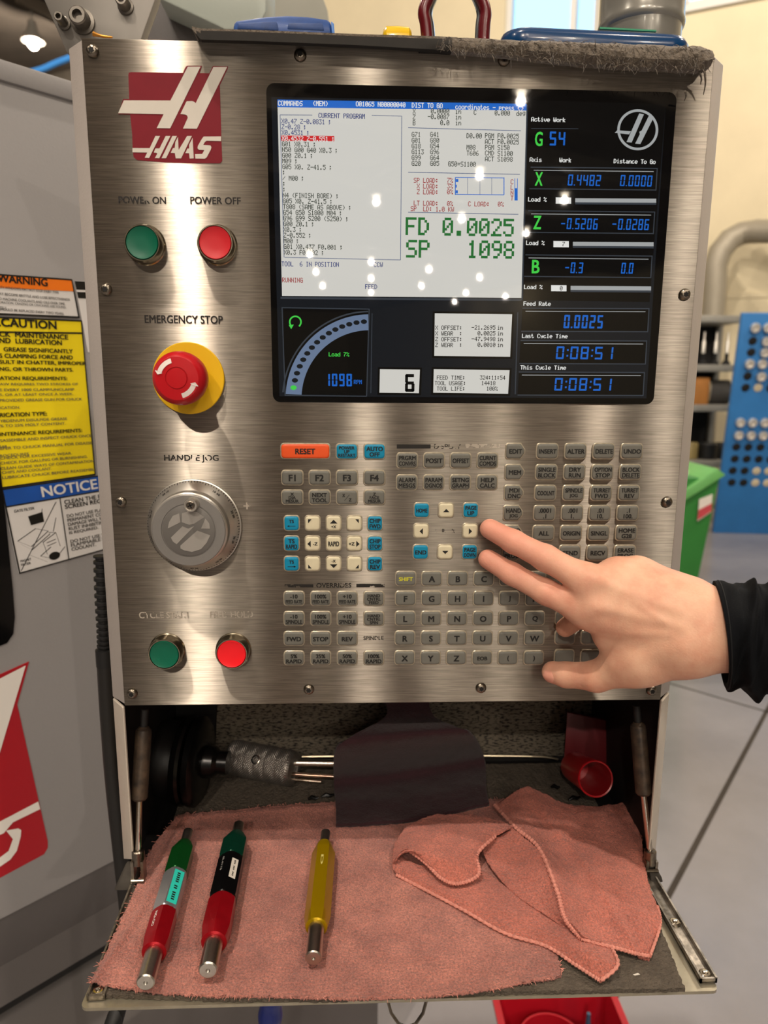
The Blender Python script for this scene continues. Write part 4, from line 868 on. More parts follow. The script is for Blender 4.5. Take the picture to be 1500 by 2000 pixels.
ntext(g, 'GATE FILTER', .06, .22, .275, .03); ntext(g, 'MAGNET', .03, .12, .86, .026); ntext(g, 'FILTER', .03, .11, .905, .026)
g.build('diagram', m_lk, nl, smooth=False)
# another label partly behind the pendant
o5 = quadM('spare_label', [(146, 549), (200, 552), (215, 690), (172, 688)], .0006, m_lw, t); quadM('black_band', [(146, 549), (200, 552), (204, 585), (153, 582)], .001, m_lk, o5); quadM('white_band', [(149, 566), (200, 568), (201, 572), (150, 570)], .0014, m_lw, o5)
# corrugated conduit and cable behind the pendant's left side
t = thing('cable_conduit', atY(240, 1700, .12), 'black corrugated conduit running down behind the left edge of the pendant', 'conduit')
pa = smoothpath([atY(197, 1085, .12), atY(199, 1160, .12), atY(203, 1230, .12), atY(204, 1272, .12)], 120)
MB().tube(pa, [.0072 if i % 8 < 4 else .0052 for i in range(len(pa))], 14).build('corrugated_tube', m_seal, t)
MB().tube([atY(204, 1268, .12), atY(206, 1300, .12)], .0088, 16).build('collar', m_seal, t)
MB().tube(smoothpath([atY(206, 1296, .12), atY(212, 1400, .12), atY(222, 1530, .12), atY(236, 1660, .12), atY(250, 1790, .12), atY(262, 1960, .12)], 24), .0085, 14).build('cable', M('cable_black', '#1b1917', .5), t)

# ------------------------------------------------------------------ bracket and upper machine cover
m_brk = M('bracket_steel', '#8b8781', .42, .55, var=.12, vscale=15)
b3 = [atY(a, b, .055) for a, b in ((40, -90), (86, 0), (131, 104), (170, 118), (262, 118), (277, 73), (303, 0), (325, -90))]
br = MB().prism(b3, (0, .012, 0)).build('mounting_bracket', m_brk, P_, bev=.001)
for px, py, r_ in ((148, 25, .0068), (111, 28, .0036), (234, -6, .0045)):
    c = atY(px, py, .04); c.y = .055
    g = MB().lathe([(r_ * 1.35, 0), (r_ * 1.35, .002), (r_, .0025), (r_, .012), (r_ * .85, .013), (r_ * .55, .013), (r_ * .5, .009), (.0003, .009)], c, (0, -1, 0), 20); g.build('bolt', M('bolt_grey', '#6f6a63', .35, .8), br)
m_cov = M('cover_pale_green_grey', '#aeb6ad', .4, var=.06, vscale=5, bump=.15, bscale=200)
t = thing('machine_cover', atY(470, 140, .4), 'pale grey machine cover with a sloping lower edge behind the bracket', 'machine cover')
cv = [atY(a, b, .42) for a, b in ((345, -160), (520, -160), (520, 22), (500, 60), (440, 58), (308, -4), (300, -60))]
MB().prism(cv, (0, .1, 0)).build('cover_panel', m_cov, t, bev=.003)
MB().prism([atY(a, b, .47) for a, b in ((290, -60), (525, -20), (525, 140), (262, 140))], (0, .08, 0)).build('lower_panel', m_machd, t, bev=.003)
MB().prism([atY(a, b, .8) for a, b in ((500, -200), (560, -200), (640, 20), (655, 160), (500, 160))], (0, .05, 0)).build('rear_panel', M('rear_cover', '#8f8f84', .5), t, bev=.003)

# ------------------------------------------------------------------ mat and things on top of the pendant
from mathutils import noise as NZ
m_mat = M('felt_grey_brown', '#756a5c', .95, var=.45, vscale=260, bump=.9, bscale=500, bdist=.002, sheen=.3)
m_matk = M('rubber_mat_black', '#26231f', .8, var=.3, vscale=100)
MF = [(376, 51, 56), (392, 55, 78), (500, 58, 81), (600, 62, 85), (700, 66, 89), (850, 70, 98), (960, 76, 108), (1000, 78, 112), (1100, 80, 124), (1200, 84, 132), (1300, 88, 137), (1370, 90, 140), (1389, 99, 131)]
g = MB(); rings = []; YF = -.014
NS = 240
for i in range(NS + 1):
    px = 376 + (1389 - 376) * i / NS
    k = max(j for j in range(len(MF)) if MF[j][0] <= px + 1e-6); k = min(k, len(MF) - 2); f = (px - MF[k][0]) / (MF[k+1][0] - MF[k][0])
    zt_ = atY(px, MF[k][1] + f * (MF[k+1][1] - MF[k][1]), YF).z; zb_ = atY(px, MF[k][2] + f * (MF[k+1][2] - MF[k][2]), YF).z; x = atY(px, 90, YF).x
    fz = min(1, max(0, (px - 820) / 250)); rg = []
    h = zt_ - zb_; PR = [(.15, zt_ + .001), (.08, zt_ + .001), (.03, zt_), (.01, zt_), (.0, zt_ - h * .02), (-.004 * fz, zt_ - h * .2), (-.006 * fz, zt_ - h * .45), (-.006 * fz, zt_ - h * .7), (-.002 * fz, zb_ + h * .04), (.004, zb_), (.03 if fz else .012, max(zb_ + h * .2, PH + .0005)), (.08, PH + .0005), (.15, PH + .0005)]
    zlow = PH + .0005
    for j, (yy, zz) in enumerate(PR):
        n1 = NZ.noise(Vector((x * 130, j * .9, zz * 130))) * .0016 * fz + NZ.noise(Vector((x * 420, j * 2.1, zz * 300))) * .0012 * fz if 2 < j < 10 else 0
        rg.append(Vector((x, YF + yy + n1, zz + (n1 * .8 if 3 < j < 10 else 0))))
    rings.append(rg)
g.loft(rings, mi=0)
for fi in range(len(g.f)):
    xx = g.v[g.f[fi][0]].x; g.m[fi] = 1 if (xx < atY(880, 90, YF).x and all(g.v[q].z < atY(600, 61, YF).z - .0012 for q in g.f[fi])) else 0
o = g.build('felt_mat', [m_mat, m_matk]); tag(o, 'fuzzy grey brown felt mat draped along the top of the control panel', 'mat')
mat_top = lambda px: atY(px, np.interp(px, [q[0] for q in MF], [q[1] for q in MF]), YF).z
# loose fibres hanging from the mat edge
g = MB()
for i in range(520):
    px = 850 + 535 * random.random() ** .8; top = np.interp(px, [q[0] for q in MF], [q[1] for q in MF]); bt = np.interp(px, [q[0] for q in MF], [q[2] for q in MF])
    py = top + (bt - top) * random.random(); p = atY(px, py, YF - .005); d = Vector((random.gauss(0, 1), -abs(random.gauss(0, .4)), random.gauss(-.6, .6))).normalized() * random.uniform(.003, .007)
    g.tube([p, p + d * .5 + Vector((0, -.0005, 0)), p + d + Vector((0, 0, -.001))], [.00028, .00022, .0001], 3)
for q in ((1376, 138, 1374, 185), (1366, 140, 1368, 165), (1338, 178, 1336, 198), (1386, 112, 1396, 116)):
    g.tube(smoothpath([atY(q[0], q[1], YF), atY((q[0] + q[2]) / 2 + 3, (q[1] + q[3]) / 2, YF + .004), atY(q[2], q[3], YF + .008)], 6), [.0008, .0008, .0007, .0006, .0005, .0004, .0002], 5)
tag(g.build('loose_fibres', m_mat, o), kind='stuff')
m_bl = M('blue_handle_plastic', '#234f97', .35, var=.25, vscale=120, coat=.2)
zb = mat_top(550) + .001
t = thing('blue_caliper_case', (atY(550, 60, .01).x, .02, zb), 'blue moulded plastic handle with ribbed recesses lying on the mat', 'tool')
pl_ = [atY(a, b, .0) for a, b in ((454, 74), (456, 44), (462, 39), (520, 31), (560, 29), (600, 31), (640, 37), (646, 42), (648, 74))]
pl_ = [Vector((p.x, 0, max(p.z, zb))) for p in pl_]
MB().prism(pl_, (0, .03, 0)).build('handle_body', m_bl, t, bev=.002)
for a, b in ((462, 545), (560, 634)):
    MB().prism([atY(q[0], q[1], -.0005) for q in ((a, 57), (a + 3, 44), (b - 4, 41 if a == 462 else 44), (b, 60))], (0, .004, 0)).build('recess_panel', M('blue_recess', '#1d4484', .5, var=.3, vscale=150), t, bev=.001)
MB().prism([Vector((atY(648, 50, 0).x, -.0, zb)), Vector((atY(655, 62, 0).x, 0, zb)), Vector((atY(652, 48, 0).x, 0, atY(650, 44, 0).z)), Vector((atY(646, 40, 0).x, 0, atY(650, 40, 0).z))], (0, .028, 0)).build('end_cap', M('blue_cap', '#4f83cf', .3), t, bev=.001)
zb = mat_top(778) + .0005; a, b = atY(748, 55, .02), atY(806, 55, .02)
zt_ = atY(778, 44, .02).z
c = (a + b) / 2; w = (b.x - a.x)
t = thing('yellow_grip', (c.x, .02, zb), 'small glossy yellow rounded grip lying on the mat', 'tool')
rg = []
for sx, k in ((-.5, .55), (-.47, .8), (-.38, .97), (0, 1), (.38, .97), (.47, .8), (.5, .55)):
    rg.append([Vector((c.x + sx * w, .03 + yy * .011 * k, zb + (zt_ - zb) * (.5 + zz * k * .5 / 1.0))) for yy, zz in rrect(2, 2, .7, 4)])
MB().loft(rg).build('grip_body', M('yellow_plastic', '#e3b80f', .25, coat=.3), t)
MB().cyl((c.x + w * .5, .03, (zb + zt_) / 2), (c.x + w * .5 + .012, .03, (zb + zt_) / 2 - .001), .0022, 10).build('shaft', m_chrome, t)
m_mar = M('maroon_grip', '#5c0d17', .3, coat=.4)
zb = mat_top(840) + .0005
t = thing('pliers', (atY(888, 70, .03).x, .03, zb), 'maroon handled pliers standing upright on the mat', 'pliers')
for pts in (((838, 74), (832, 50), (828, 22), (840, -10), (862, -60)), ((944, 78), (946, 52), (948, 22), (936, -10), (908, -60))):
    P3 = [atY(a, b, .03) for a, b in pts]; P3[0].z = zb + .004
    MB().tube(smoothpath(P3, 20), [.0042] * 2 + [.0046] * 17 + [.0042] * 2, 12).build('handle', m_mar, t)
    q = [p + Vector((.0048 if pts[0][0] < 900 else -.0048, .002, 0)) for p in smoothpath(P3, 20)]
    MB().tube(q, .0018, 8).build('grip_lining', M('grip_steel', '#b9c4cf', .2, 1), t)
ctr = atY(885, -95, .03)
MB().lathe([(.012, -.006), (.012, .006)], ctr, (0, 1, 0), 20).build('pivot', m_chrome, t)
MB().prism([ctr + Vector((-.01, -.004, 0)), ctr + Vector((.01, -.004, 0)), ctr + Vector((.003, -.004, .04)), ctr + Vector((-.003, -.004, .04))], (0, .008, 0)).build('jaw', m_chrome, t)
for s in (-1, 1): MB().tube([atY(885 + s * 23, -60, .03), ctr + Vector((s * .004, 0, 0))], .004, 8).build('shank', m_chrome, t)
# blue tray with a grey pot on it
m_nvy = M('navy_enamel', '#0b3a66', .22, coat=.5)
zb = mat_top(1180) + .0004
x0, x1 = atY(986, 66, .0).x, atY(1364, 80, .0).x; zt_ = atY(1100, 55, 0).z
t = thing('blue_tray', ((x0 + x1) / 2, .06, zb), 'dark blue shallow tray with rounded rim resting on the felt mat', 'tray')
rg = []
oc = rrect(x1 - x0, .12, .018, 6)
zbl, zbr = mat_top(995) + .0003, mat_top(1350) + .0003
ztl, ztr = atY(1030, 48, .004).z, atY(1340, 66, .004).z
for d, f in ((-.006, 0), (-.001, .14), (0, .4), (0, .7), (-.0015, .92), (-.006, 1.0), (-.011, .98), (-.014, .7)):
    rg.append([Vector(((x0 + x1) / 2 + a, .062 + b, (zbl + (zbr - zbl) * (a / (x1 - x0) + .5)) * (1 - f) + (ztl + (ztr - ztl) * (a / (x1 - x0) + .5)) * f)) for a, b in grow(oc, d)])
MB().loft(rg).build('tray_rim', m_nvy, t, ang=60)
MB().prism([atY(1172, 52.5, .006), atY(1282, 58.5, .006), atY(1282, 61.5, .006), atY(1172, 56, .006)], (0, .002, 0)).build('green_strip', M('green_edge', '#178a62', .4), t)
c = atY(1252, 40, .09); rr = (atY(1331, 30, .09) - atY(1172, 30, .09)).length / 2
zz = lambda py: atY(1252, py, .09 - rr).z
t = thing('grey_pot', (c.x, .09, ztl * .5 + ztr * .5 - .004), 'glossy grey cylindrical pot with a rolled ring standing on the blue tray', 'pot')
zb = (ztl + ztr) / 2 - .004
MB().lathe([(rr * .9, zb), (rr * .93, zb + .002), (rr * .95, zz(32)), (rr * .955, zz(24)), (rr * 1.0, zz(20)), (rr * 1.02, zz(13)), (rr * 1.0, zz(6)), (rr * .99, zz(-20)), (rr * .99, zz(-90)), (rr * .93, zz(-92)), (rr * .93, zz(-30))], (c.x, .09, 0), ZV, 48).build('pot_body', M('pot_grey', '#8a8880', .25, .3, coat=.3), t)
tag(MB().tube(smoothpath([atY(182, 66, .03), atY(195, 70, .03), atY(207, 72, .03), atY(220, 73, .03)], 8), [.0018, .0015, .0012, .001, .001, .0009, .0008, .0008, .0005], 6).build('brass_chip', M('brass', '#a8742c', .35, .8)), 'small curled brass chip on the top edge by the bracket', 'metal chip')
# ================================================================== inside the compartment and on the tray
def tz(px, py, h=0.0): return atZ(px, py, TZ + h)
m_paper = M('printed_paper', '#5f574a', .9, col2='#1b1714', vscale=1, vdet=6)
nt = m_paper.node_tree
for n in nt.nodes:
    if n.type == 'MAPPING': n.inputs['Scale'].default_value = (170, 1, 520)
    if n.type == 'VALTORGB': n.color_ramp.elements[0].position = .42; n.color_ramp.elements[1].position = .5
tag(MB().prism([atY(425, 1360, .198), atY(1172, 1360, .198), atY(1168, 1476, .198), atY(420, 1482, .198)], (0, .001, 0)).build('printed_sheet', m_paper), 'grimy sheet of small print taped to the back of the compartment', 'paper')
o = tag(MB().tube(smoothpath([atY(590, 1478, .19), atY(760, 1476, .19), atY(1030, 1477, .19), atY(1090, 1483, .19)], 12), .0012, 6).build('wire_rod', M('thin_wire', '#b7ab93', .3, .9)), 'thin bright wire rod along the back of the compartment', 'wire')
m_felt = M('tray_felt', '#5b5247', .95, var=.4, vscale=140, bump=.8, bscale=320, bdist=.004)
# fuzzy liner of the tray
edge = [tz(a, b) for a, b in ((1262, 1735), (1295, 1830), (1337, 1936), (1100, 1940), (900, 1944), (640, 1957), (420, 1955), (206, 1948), (203, 1925), (232, 1840), (262, 1740))]
out = [Vector((.224, .19, TZ)), Vector((.218, .02, TZ))] + edge + [Vector((-.218, .02, TZ)), Vector((-.224, .19, TZ))]
ring = []
for i in range(len(out)):
    a, b = out[i], out[(i + 1) % len(out)]; n = max(1, int((b - a).length / .002))
    for j in range(n):
        p = a.lerp(b, j / n); jit = .0007 if 1 <= i <= len(out) - 3 else 0; ring.append(p + Vector((random.uniform(-jit, jit), random.uniform(-jit, jit), 0)))
g = MB(); top = [p + Vector((0, 0, .0026 + random.uniform(-.0004, .0004))) for p in ring]
g.loft([[p + Vector((0, 0, -.0006)) for p in ring], top])
tag(g.build('tray_liner', m_felt, smooth=False), 'dark grey felt liner covering the open storage tray', 'liner')
FZ = .0027                                     # liner top above TZ

def cloth(ctrl, nu, nv, th=.0016, amp=.0008, sc=60, jag=.0008, seed=0, g=None, mi=0, fn=None):
    R = [[Vector(p) for p in row] for row in ctrl]; g = g or MB(); P = []
    for j in range(nv + 1):
        rows = [cr(r, 0) if False else r for r in R]; colpts = []
        v = j / nv
        ctl = [cr([R[a][b] for a in range(len(R))], v) for b in range(len(R[0]))]
        P.append([cr(ctl, i / nu) for i in range(nu + 1)])
    A = np.array([[tuple(p) for p in r] for r in P]); du = np.gradient(A, axis=1); dv = np.gradient(A, axis=0); N = np.cross(du, dv); N /= np.linalg.norm(N, axis=2, keepdims=True) + 1e-9
    if N[..., 2].mean() < 0: N = -N
    T = np.zeros_like(A)
    for j in range(nv + 1):
        for i in range(nu + 1):
            p = Vector(A[j, i]); n = NZ.noise(p * sc + Vector((seed, 0, 0))) * amp + NZ.noise(p * sc * 3.1 + Vector((0, seed, 0))) * amp * .45 + NZ.noise(p * 480) * .0006 + NZ.noise(p * 1100) * .0003
            q = A[j, i] + N[j, i] * (n + (fn(i / nu, j / nv) if fn else 0))
            if i in (0, nu) or j in (0, nv):
                s_ = jag * (NZ.noise(p * 420 + Vector((seed, 5, 0))) + .6 * random.uniform(-1, 1)); dirv = du[j, i] * (1 if i == nu else -1 if i == 0 else 0) + dv[j, i] * (1 if j == nv else -1 if j == 0 else 0)
                dirv = dirv / (np.linalg.norm(dirv) + 1e-9); q = q + dirv * s_
            T[j, i] = q
    W = nu + 1; top = [tuple(x) for x in T.reshape(-1, 3)]; bot = [tuple(x) for x in (T - N * th).reshape(-1, 3)]; n0 = len(top); fs = []
    for j in range(nv):
        for i in range(nu):
            a, b, c, d = j * W + i, j * W + i + 1, (j + 1) * W + i + 1, (j + 1) * W + i; fs += [(a, b, c, d), (n0 + d, n0 + c, n0 + b, n0 + a)]
    loop = [i for i in range(W)] + [j * W + nu for j in range(1, nv + 1)] + [nv * W + i for i in range(nu - 1, -1, -1)] + [j * W for j in range(nv - 1, 0, -1)]
    for k in range(len(loop)): a, b = loop[k], loop[(k + 1) % len(loop)]; fs.append((a, n0 + a, n0 + b, b))
    return g.add(top + bot, fs, mi)
m_rag = M('salmon_rag', '#d88a78', 1.0, col2='#a06055', vscale=26, vdet=9, bump=1.0, bscale=800, bdist=.003, sheen=.2, speck=(620, .45))
m_rag2 = M('salmon_rag_bright', '#da7d68', 1.0, col2='#b56352', vscale=22, vdet=9, bump=1.0, bscale=800, bdist=.003, sheen=.2, speck=(620, .4))
m_hem = M('rag_hem_thread', '#d99080', 1.0, var=.3, vscale=300, bump=.8, bscale=700, bdist=.001)
H1 = FZ + .0022
rows = [[(350, 1592), (450, 1582), (560, 1572), (680, 1566), (820, 1562), (1000, 1560)], [(300, 1650), (430, 1640), (560, 1632), (690, 1625), (830, 1620), (1010, 1620)], [(266, 1730), (400, 1720), (550, 1712), (700, 1705), (850, 1700), (1030, 1700)],
        [(228, 1815), (380, 1805), (540, 1800), (710, 1795), (880, 1790), (1060, 1785)], [(192, 1890), (360, 1885), (530, 1880), (715, 1875), (900, 1868), (1088, 1860)], [(178, 1919), (345, 1941), (530, 1946), (720, 1950), (900, 1940), (1097, 1906)]]
ctrl = [[tz(a, b, H1 + (.0015 if i == 0 else 0)) for i, (a, b) in enumerate(r)] for r in rows]
def ridge(u, v): return .0022 * math.exp(-((u - .045 - .03 * math.sin(v * 5)) / .012) ** 2) + .0016 * math.exp(-((u - .1 - .02 * math.sin(v * 7)) / .014) ** 2) * (1 if v < .7 else .3) + .0014 * math.exp(-((v - .045) / .02) ** 2)
g = cloth(ctrl, 330, 210, .0018, .0011, 48, .0012, 3, fn=ridge)
rag1 = g.build('shop_rag', m_rag, ang=180); tag(rag1, 'flat salmon pink shop rag spread across the open tray under the gauges', 'rag')
g = MB()
for i in range(260):
    e = random.choice(('b', 'b', 'l', 'r', 't')); u = random.random()
    r_ = {'b': [c for c in ctrl[-1]], 'l': [r[0] for r in ctrl], 'r': [r[-1] for r in ctrl], 't': ctrl[0]}[e]; p = cr([Vector(q) for q in r_], u)
    d = {'b': Vector((0, -1, 0)), 'l': Vector((-1, 0, 0)), 'r': Vector((1, 0, 0)), 't': Vector((0, 1, 0))}[e] * .8 + Vector((random.gauss(0, .6), random.gauss(0, .6), random.uniform(-.2, .5)))
    d = d.normalized() * random.uniform(.0015, .0045); g.tube([p, p + d * .6 + Vector((0, 0, .0003)), p + d], [.0003, .00025, .00012], 3)
tag(g.build('frayed_threads', m_hem, rag1), kind='stuff')

def z8p(a, b, h): return tz(740 + a / 2.206, 1340 + b / 2.206, FZ + h)
def C8(rows): return [[z8p(*p) for p in r] for r in rows]
Mg = C8([[(500, 515, .008), (640, 450, .013), (800, 500, .010), (980, 520, .009), (1120, 492, .012)], [(590, 612, .018), (700, 585, .012), (830, 620, .013), (1000, 640, .007), (1130, 620, .011)], [(690, 700, .020), (790, 735, .010), (900, 755, .012), (1030, 780, .014), (1150, 780, .009)],
        [(765, 880, .018), (850, 905, .010), (960, 920, .009), (1080, 930, .010), (1200, 950, .006)], [(800, 1000, .014), (890, 1015, .009), (980, 1025, .008), (1100, 1050, .008), (1212, 1030, .005)], [(870, 1090, .009), (950, 1112, .007), (1040, 1135, .006), (1110, 1155, .005), (1168, 1165, .004)]])
Sg = C8([[(440, 690, .012), (500, 660, .015), (575, 612, .018)], [(470, 760, .009), (570, 720, .013), (670, 690, .019)], [(540, 850, .008), (650, 820, .012), (745, 800, .019)], [(620, 920, .008), (700, 900, .011), (768, 900, .017)], [(700, 975, .008), (750, 985, .010), (795, 1000, .014)], [(800, 1040, .008), (830, 1055, .008), (868, 1088, .009)]])
Rg = C8([[(75, 725, .008), (220, 780, .007), (440, 790, .007), (640, 940, .006), (780, 1010, .006), (900, 1085, .006), (1005, 1135, .006)], [(58, 775, .008), (205, 850, .007), (420, 925, .007), (620, 1010, .007), (790, 1080, .008), (905, 1150, .010), (1028, 1205, .010)], [(75, 815, .004), (210, 885, .004), (370, 970, .004), (540, 1065, .004), (720, 1122, .004), (850, 1205, .004), (955, 1272, .004)]])
Qg = C8([[(58, 765, .008), (68, 680, .013), (120, 612, .015), (210, 562, .015), (320, 550, .015), (440, 560, .017), (578, 602, .019)], [(72, 748, .014), (110, 690, .020), (180, 650, .022), (260, 622, .022), (350, 612, .022), (450, 618, .022), (565, 612, .021)], [(98, 716, .017), (160, 715, .022), (230, 728, .0225), (300, 735, .0225), (375, 705, .022), (440, 660, .022), (535, 630, .021)], [(122, 704, .014), (200, 762, .015), (272, 832, .013), (345, 852, .012), (430, 812, .014), (424, 725, .018), (500, 650, .019)]])
def wr(u, v): return .0016 * math.exp(-((u - .25 - .5 * v) / .05) ** 2) + .0018 * math.exp(-((u - .75 + .5 * v) / .06) ** 2) + .0024 * math.sin(u * 9 + v * 5) * math.sin(v * 4.5 + 1) + .0016 * math.sin(u * 4 - v * 11)
t = thing('crumpled_rag', tz(1100, 1700, FZ), 'crumpled salmon pink shop rag folded over itself at the right of the tray', 'rag')
g = MB(); cloth(Mg, 170, 190, .0018, .0024, 34, .001, 1, g, fn=wr); cloth(Sg, 70, 150, .0018, .0012, 60, .0006, 2, g); cloth(Rg, 230, 70, .0018, .0013, 50, .0008, 4, g); cloth(Qg, 170, 80, .0018, .0016, 45, .0008, 5, g)
g.build('cloth_folds', m_rag2, t, ang=180)
def hem(P, n, r):
    P = smoothpath(P, n); g = MB(); P = [p + Vector((0, 0, .0004)) for p in P]
    g.tube(P, [r * (1 + .28 * math.sin(i * 1.9)) for i in range(n + 1)], 7); g.build('hem', m_hem, t)
hem(Qg[3], 150, .0016); hem([r[0] for r in Mg][0:], 150, .0018); hem(Rg[2], 160, .0014); hem(Mg[5], 60, .0015); hem([Rg[0][6], Rg[1][6], Rg[2][6]], 30, .0014); hem([r[-1] for r in Mg][3:], 60, .0012)

# ------------------------------------------------------------------ plug gauges
m_pin = M('gauge_pin_steel', '#c9c3b8', .3, 1, var=.12, vscale=500)
m_gr = M('anodised_green', '#0f4a1c', .3, .45); m_grd = M('anodised_dark_green', '#0b3d2c', .3, .45, var=.2, vscale=300); m_rd = M('anodised_red', '#a3101c', .28, .5, var=.1, vscale=200); m_sv = M('anodised_silver', '#b9bcc0', .3, .8); m_bk = M('anodised_black', '#0b0b0c', .32, .3, var=.3, vscale=300); m_yl = M('anodised_yellow', '#a98a05', .25, .55)
m_cy = M('label_cyan', '#2ec9b8', .5)
def gauge(label, tip, end, rp1, rp2, rh, secs, twist=0):
    a = Vector(tip); b = Vector(end); d = (b - a); L_ = d.length; d.normalize(); side = d.cross(ZV).normalized(); up = side.cross(d).normalized()
    t = thing('plug_gauge', (a + b) / 2 - ZV * rh, label, 'plug gauge', 'plug gauges on the pink rag')
    MB().lathe([(rp1 * .85, 0), (rp1, .0008), (rp1, L_ * secs[0][0] + .01)], a, d, 24).build('pin', m_pin, t)
    MB().lathe([(rp2, -L_ * (1 - secs[-1][1]) - .01), (rp2, -.0008), (rp2 * .86, 0), (rp2 * .25, 0), (rp2 * .1, -.001)], b, d, 24).build('pin', m_pin, t)
    u0, w0, _ = basis(d)
    ph = math.atan2(up.dot(w0), up.dot(u0)) + twist
    for f0, f1, mat, nm in secs:
        h0, h1 = L_ * f0, L_ * f1
        pr = []
        lo = nm in ('taper_first', 'both'); hi = nm in ('taper_last', 'both')
        n = 48
        def hexr(rr, h, tt):
            k = ((tt - ph) % (math.pi / 3)) - math.pi / 6; hx = rh * math.cos(math.pi / 6) / math.cos(k); return min(hx, rr)
        pr = [(rp1 * 1.25 if lo else rh * .9, h0), (rh * .97 if not lo else rp1 * 1.45, h0 + .0008)] + ([(rh * 1.02, h0 + .011)] if lo else []) + [(rh * 1.2, h0 + (.013 if lo else .0035)), (rh * 1.2, h1 - (.013 if hi else .0035))] + ([(rh * 1.02, h1 - .011)] if hi else []) + [(rh * .97 if not hi else rp2 * 1.4, h1 - .0008), (rp2 * 1.2 if hi else rh * .9, h1)]
        MB().lathe(pr, a, d, n, fn=hexr, phase=ph).build('handle_section', mat, t, ang=28)
    return t, a, b, d, side, up, L_
def facet(gg, mat, nm, f0, f1, ang, rh, wfrac=.8, text=None, off=.0002, flip=1):
    t, a, b, d, side, up, L_ = gg; n = (up * math.cos(ang) + side * math.sin(ang)); w = d.cross(n).normalized() * flip; ap = rh * math.cos(math.pi / 6) + off; W = rh * wfrac / 2
    c = a + d * (L_ * (f0 + f1) / 2) + n * ap
    if text: MB().text(text, c, d, -w if flip > 0 else w, L_ * (f1 - f0), W * 1.0).build(nm, mat, t, smooth=False)
    else:
        p, q = a + d * (L_ * f0) + n * ap, a + d * (L_ * f1) + n * ap; MB().prism([p - w * W, p + w * W, q + w * W, q - w * W], n * -.0001).build(nm, mat, t, smooth=False)
H2 = H1 + .0012
RH = .0108
g1 = gauge('silver hexagonal plug gauge with a green end, a red end and a teal label', tz(368, 1624, H2 + RH), tz(284, 1920, H2 + RH), .0047, .0066, RH, [(.11, .36, m_gr, 'taper_first'), (.36, .62, m_sv, ''), (.62, .845, m_rd, 'taper_last')], 0)
facet(g1, m_cy, 'teal_label', .38, .60, -math.pi / 6, RH, .82); facet(g1, m_ink, 'label_print', .40, .58, -math.pi / 6, RH, .5, 'IIIII II IIII', .0004); facet(g1, M('engraved_white', '#e0d6d0', .5), 'engraving', .65, .74, math.pi / 6, RH, .42, 'NO-GO', .0003)
RH2 = .0122
g2 = gauge('black hexagonal plug gauge with dark green and red ends and a white strip label', tz(467, 1611, H2 + RH2), tz(406, 1896, H2 + RH2), .0053, .0070, RH2, [(.10, .31, m_grd, 'taper_first'), (.31, .60, m_bk, ''), (.60, .85, m_rd, 'taper_last')], 0)
facet(g2, m_white, 'strip_label', .36, .50, -math.pi / 6, RH2, .5); facet(g2, m_ink, 'label_print', .375, .485, -math.pi / 6, RH2, .22, 'III III III', .0004); facet(g2, M('engraved_grey', '#8b8884', .5), 'engraving', .34, .44, math.pi / 6, RH2, .3, '\u00d8.4115', .0003)
RH3 = .0106
g3 = gauge('yellow hexagonal plug gauge with plain steel pins, lying alone on the rag', tz(636, 1626, H2 + RH3), tz(612, 1872, H2 + RH3), .0047, .0063, RH3, [(.12, .80, m_yl, 'both')], math.pi / 6)
facet(g3, M('engraved_pale', '#c9bd6a', .5), 'engraving', .30, .38, 0, RH3, .4, 'D', .0003)

# ------------------------------------------------------------------ things inside the compartment
m_blk = M('black_plastic', '#070707', .25); m_blk2 = M('black_satin', '#101010', .4)
m_kn = M('knurled_steel', '#8a857f', .38, .8, var=.3, vscale=120)
zf = TZ + FZ
c = Vector((atY(372, 1465, .13).x, .13, zf + .044)); ax = Vector((1, -.10, -.03)).normalized()
t = thing('black_chuck', (c.x, c.y, zf), 'black round flanged chuck lying at the left of the compartment', 'chuck')
MB().lathe([(.02, -.05), (.038, -.045), (.040, -.02), (.036, -.012), (.036, -.008)], c, ax, 40).build('chuck_body', m_blk2, t)
MB().lathe([(.03, -.01), (.045, -.009), (.046, -.003), (.044, .0), (.03, .001)], c, ax, 48).build('flange', m_blk, t)
MB().lathe([(.03, .002), (.0455, .004), (.046, .01), (.041, .014), (.018, .016)], c, ax, 48).build('flange', m_blk, t)
MB().lathe([(.017, .015), (.016, .026), (.012, .03), (.012, .04)], c, ax, 24).build('hub', m_blk, t)
k0, k1 = atZ(452, 1478, zf + .021), atZ(575, 1502, zf + .021)
d = (k1 - k0); L_ = d.length; d.normalize(); rk_ = .0185
t = thing('knurled_holder', (k0 + k1) / 2 - ZV * .0205, 'knurled grey steel cylinder with a cross hole beside the black chuck', 'holder')
def kn(rr, h, tt): return rr if h < .003 or h > L_ - .003 else rr + .0009 * (abs(math.sin(tt * 20 + h * 1150)) * abs(math.sin(tt * 20 - h * 1150)))
prof = [(rk_ * .9, 0), (rk_, .002)] + [(rk_, .0035 + (L_ - .007) * i / 110) for i in range(111)] + [(rk_, L_ - .002), (rk_ * .9, L_), (rk_ * .55, L_), (rk_ * .5, L_ - .004)]
MB().lathe(prof, k0, d, 240, fn=kn).build('knurled_body', m_kn, t)
hc = atZ(508, 1511, zf + .021); v = (CAMLOC - hc).normalized(); hn = (v - d * v.dot(d)).normalized(); hq = k0 + d * (L_ * .5); hn = (Vector((0, -.75, .55)) - d * d.dot(Vector((0, -.75, .55)))).normalized()
MB().lathe([(.0045, .0), (.0045, .0012), (.0036, .0014), (.0034, -.002), (.0004, -.002)], hq + hn * rk_, hn, 20).build('cross_hole', m_sock, t)
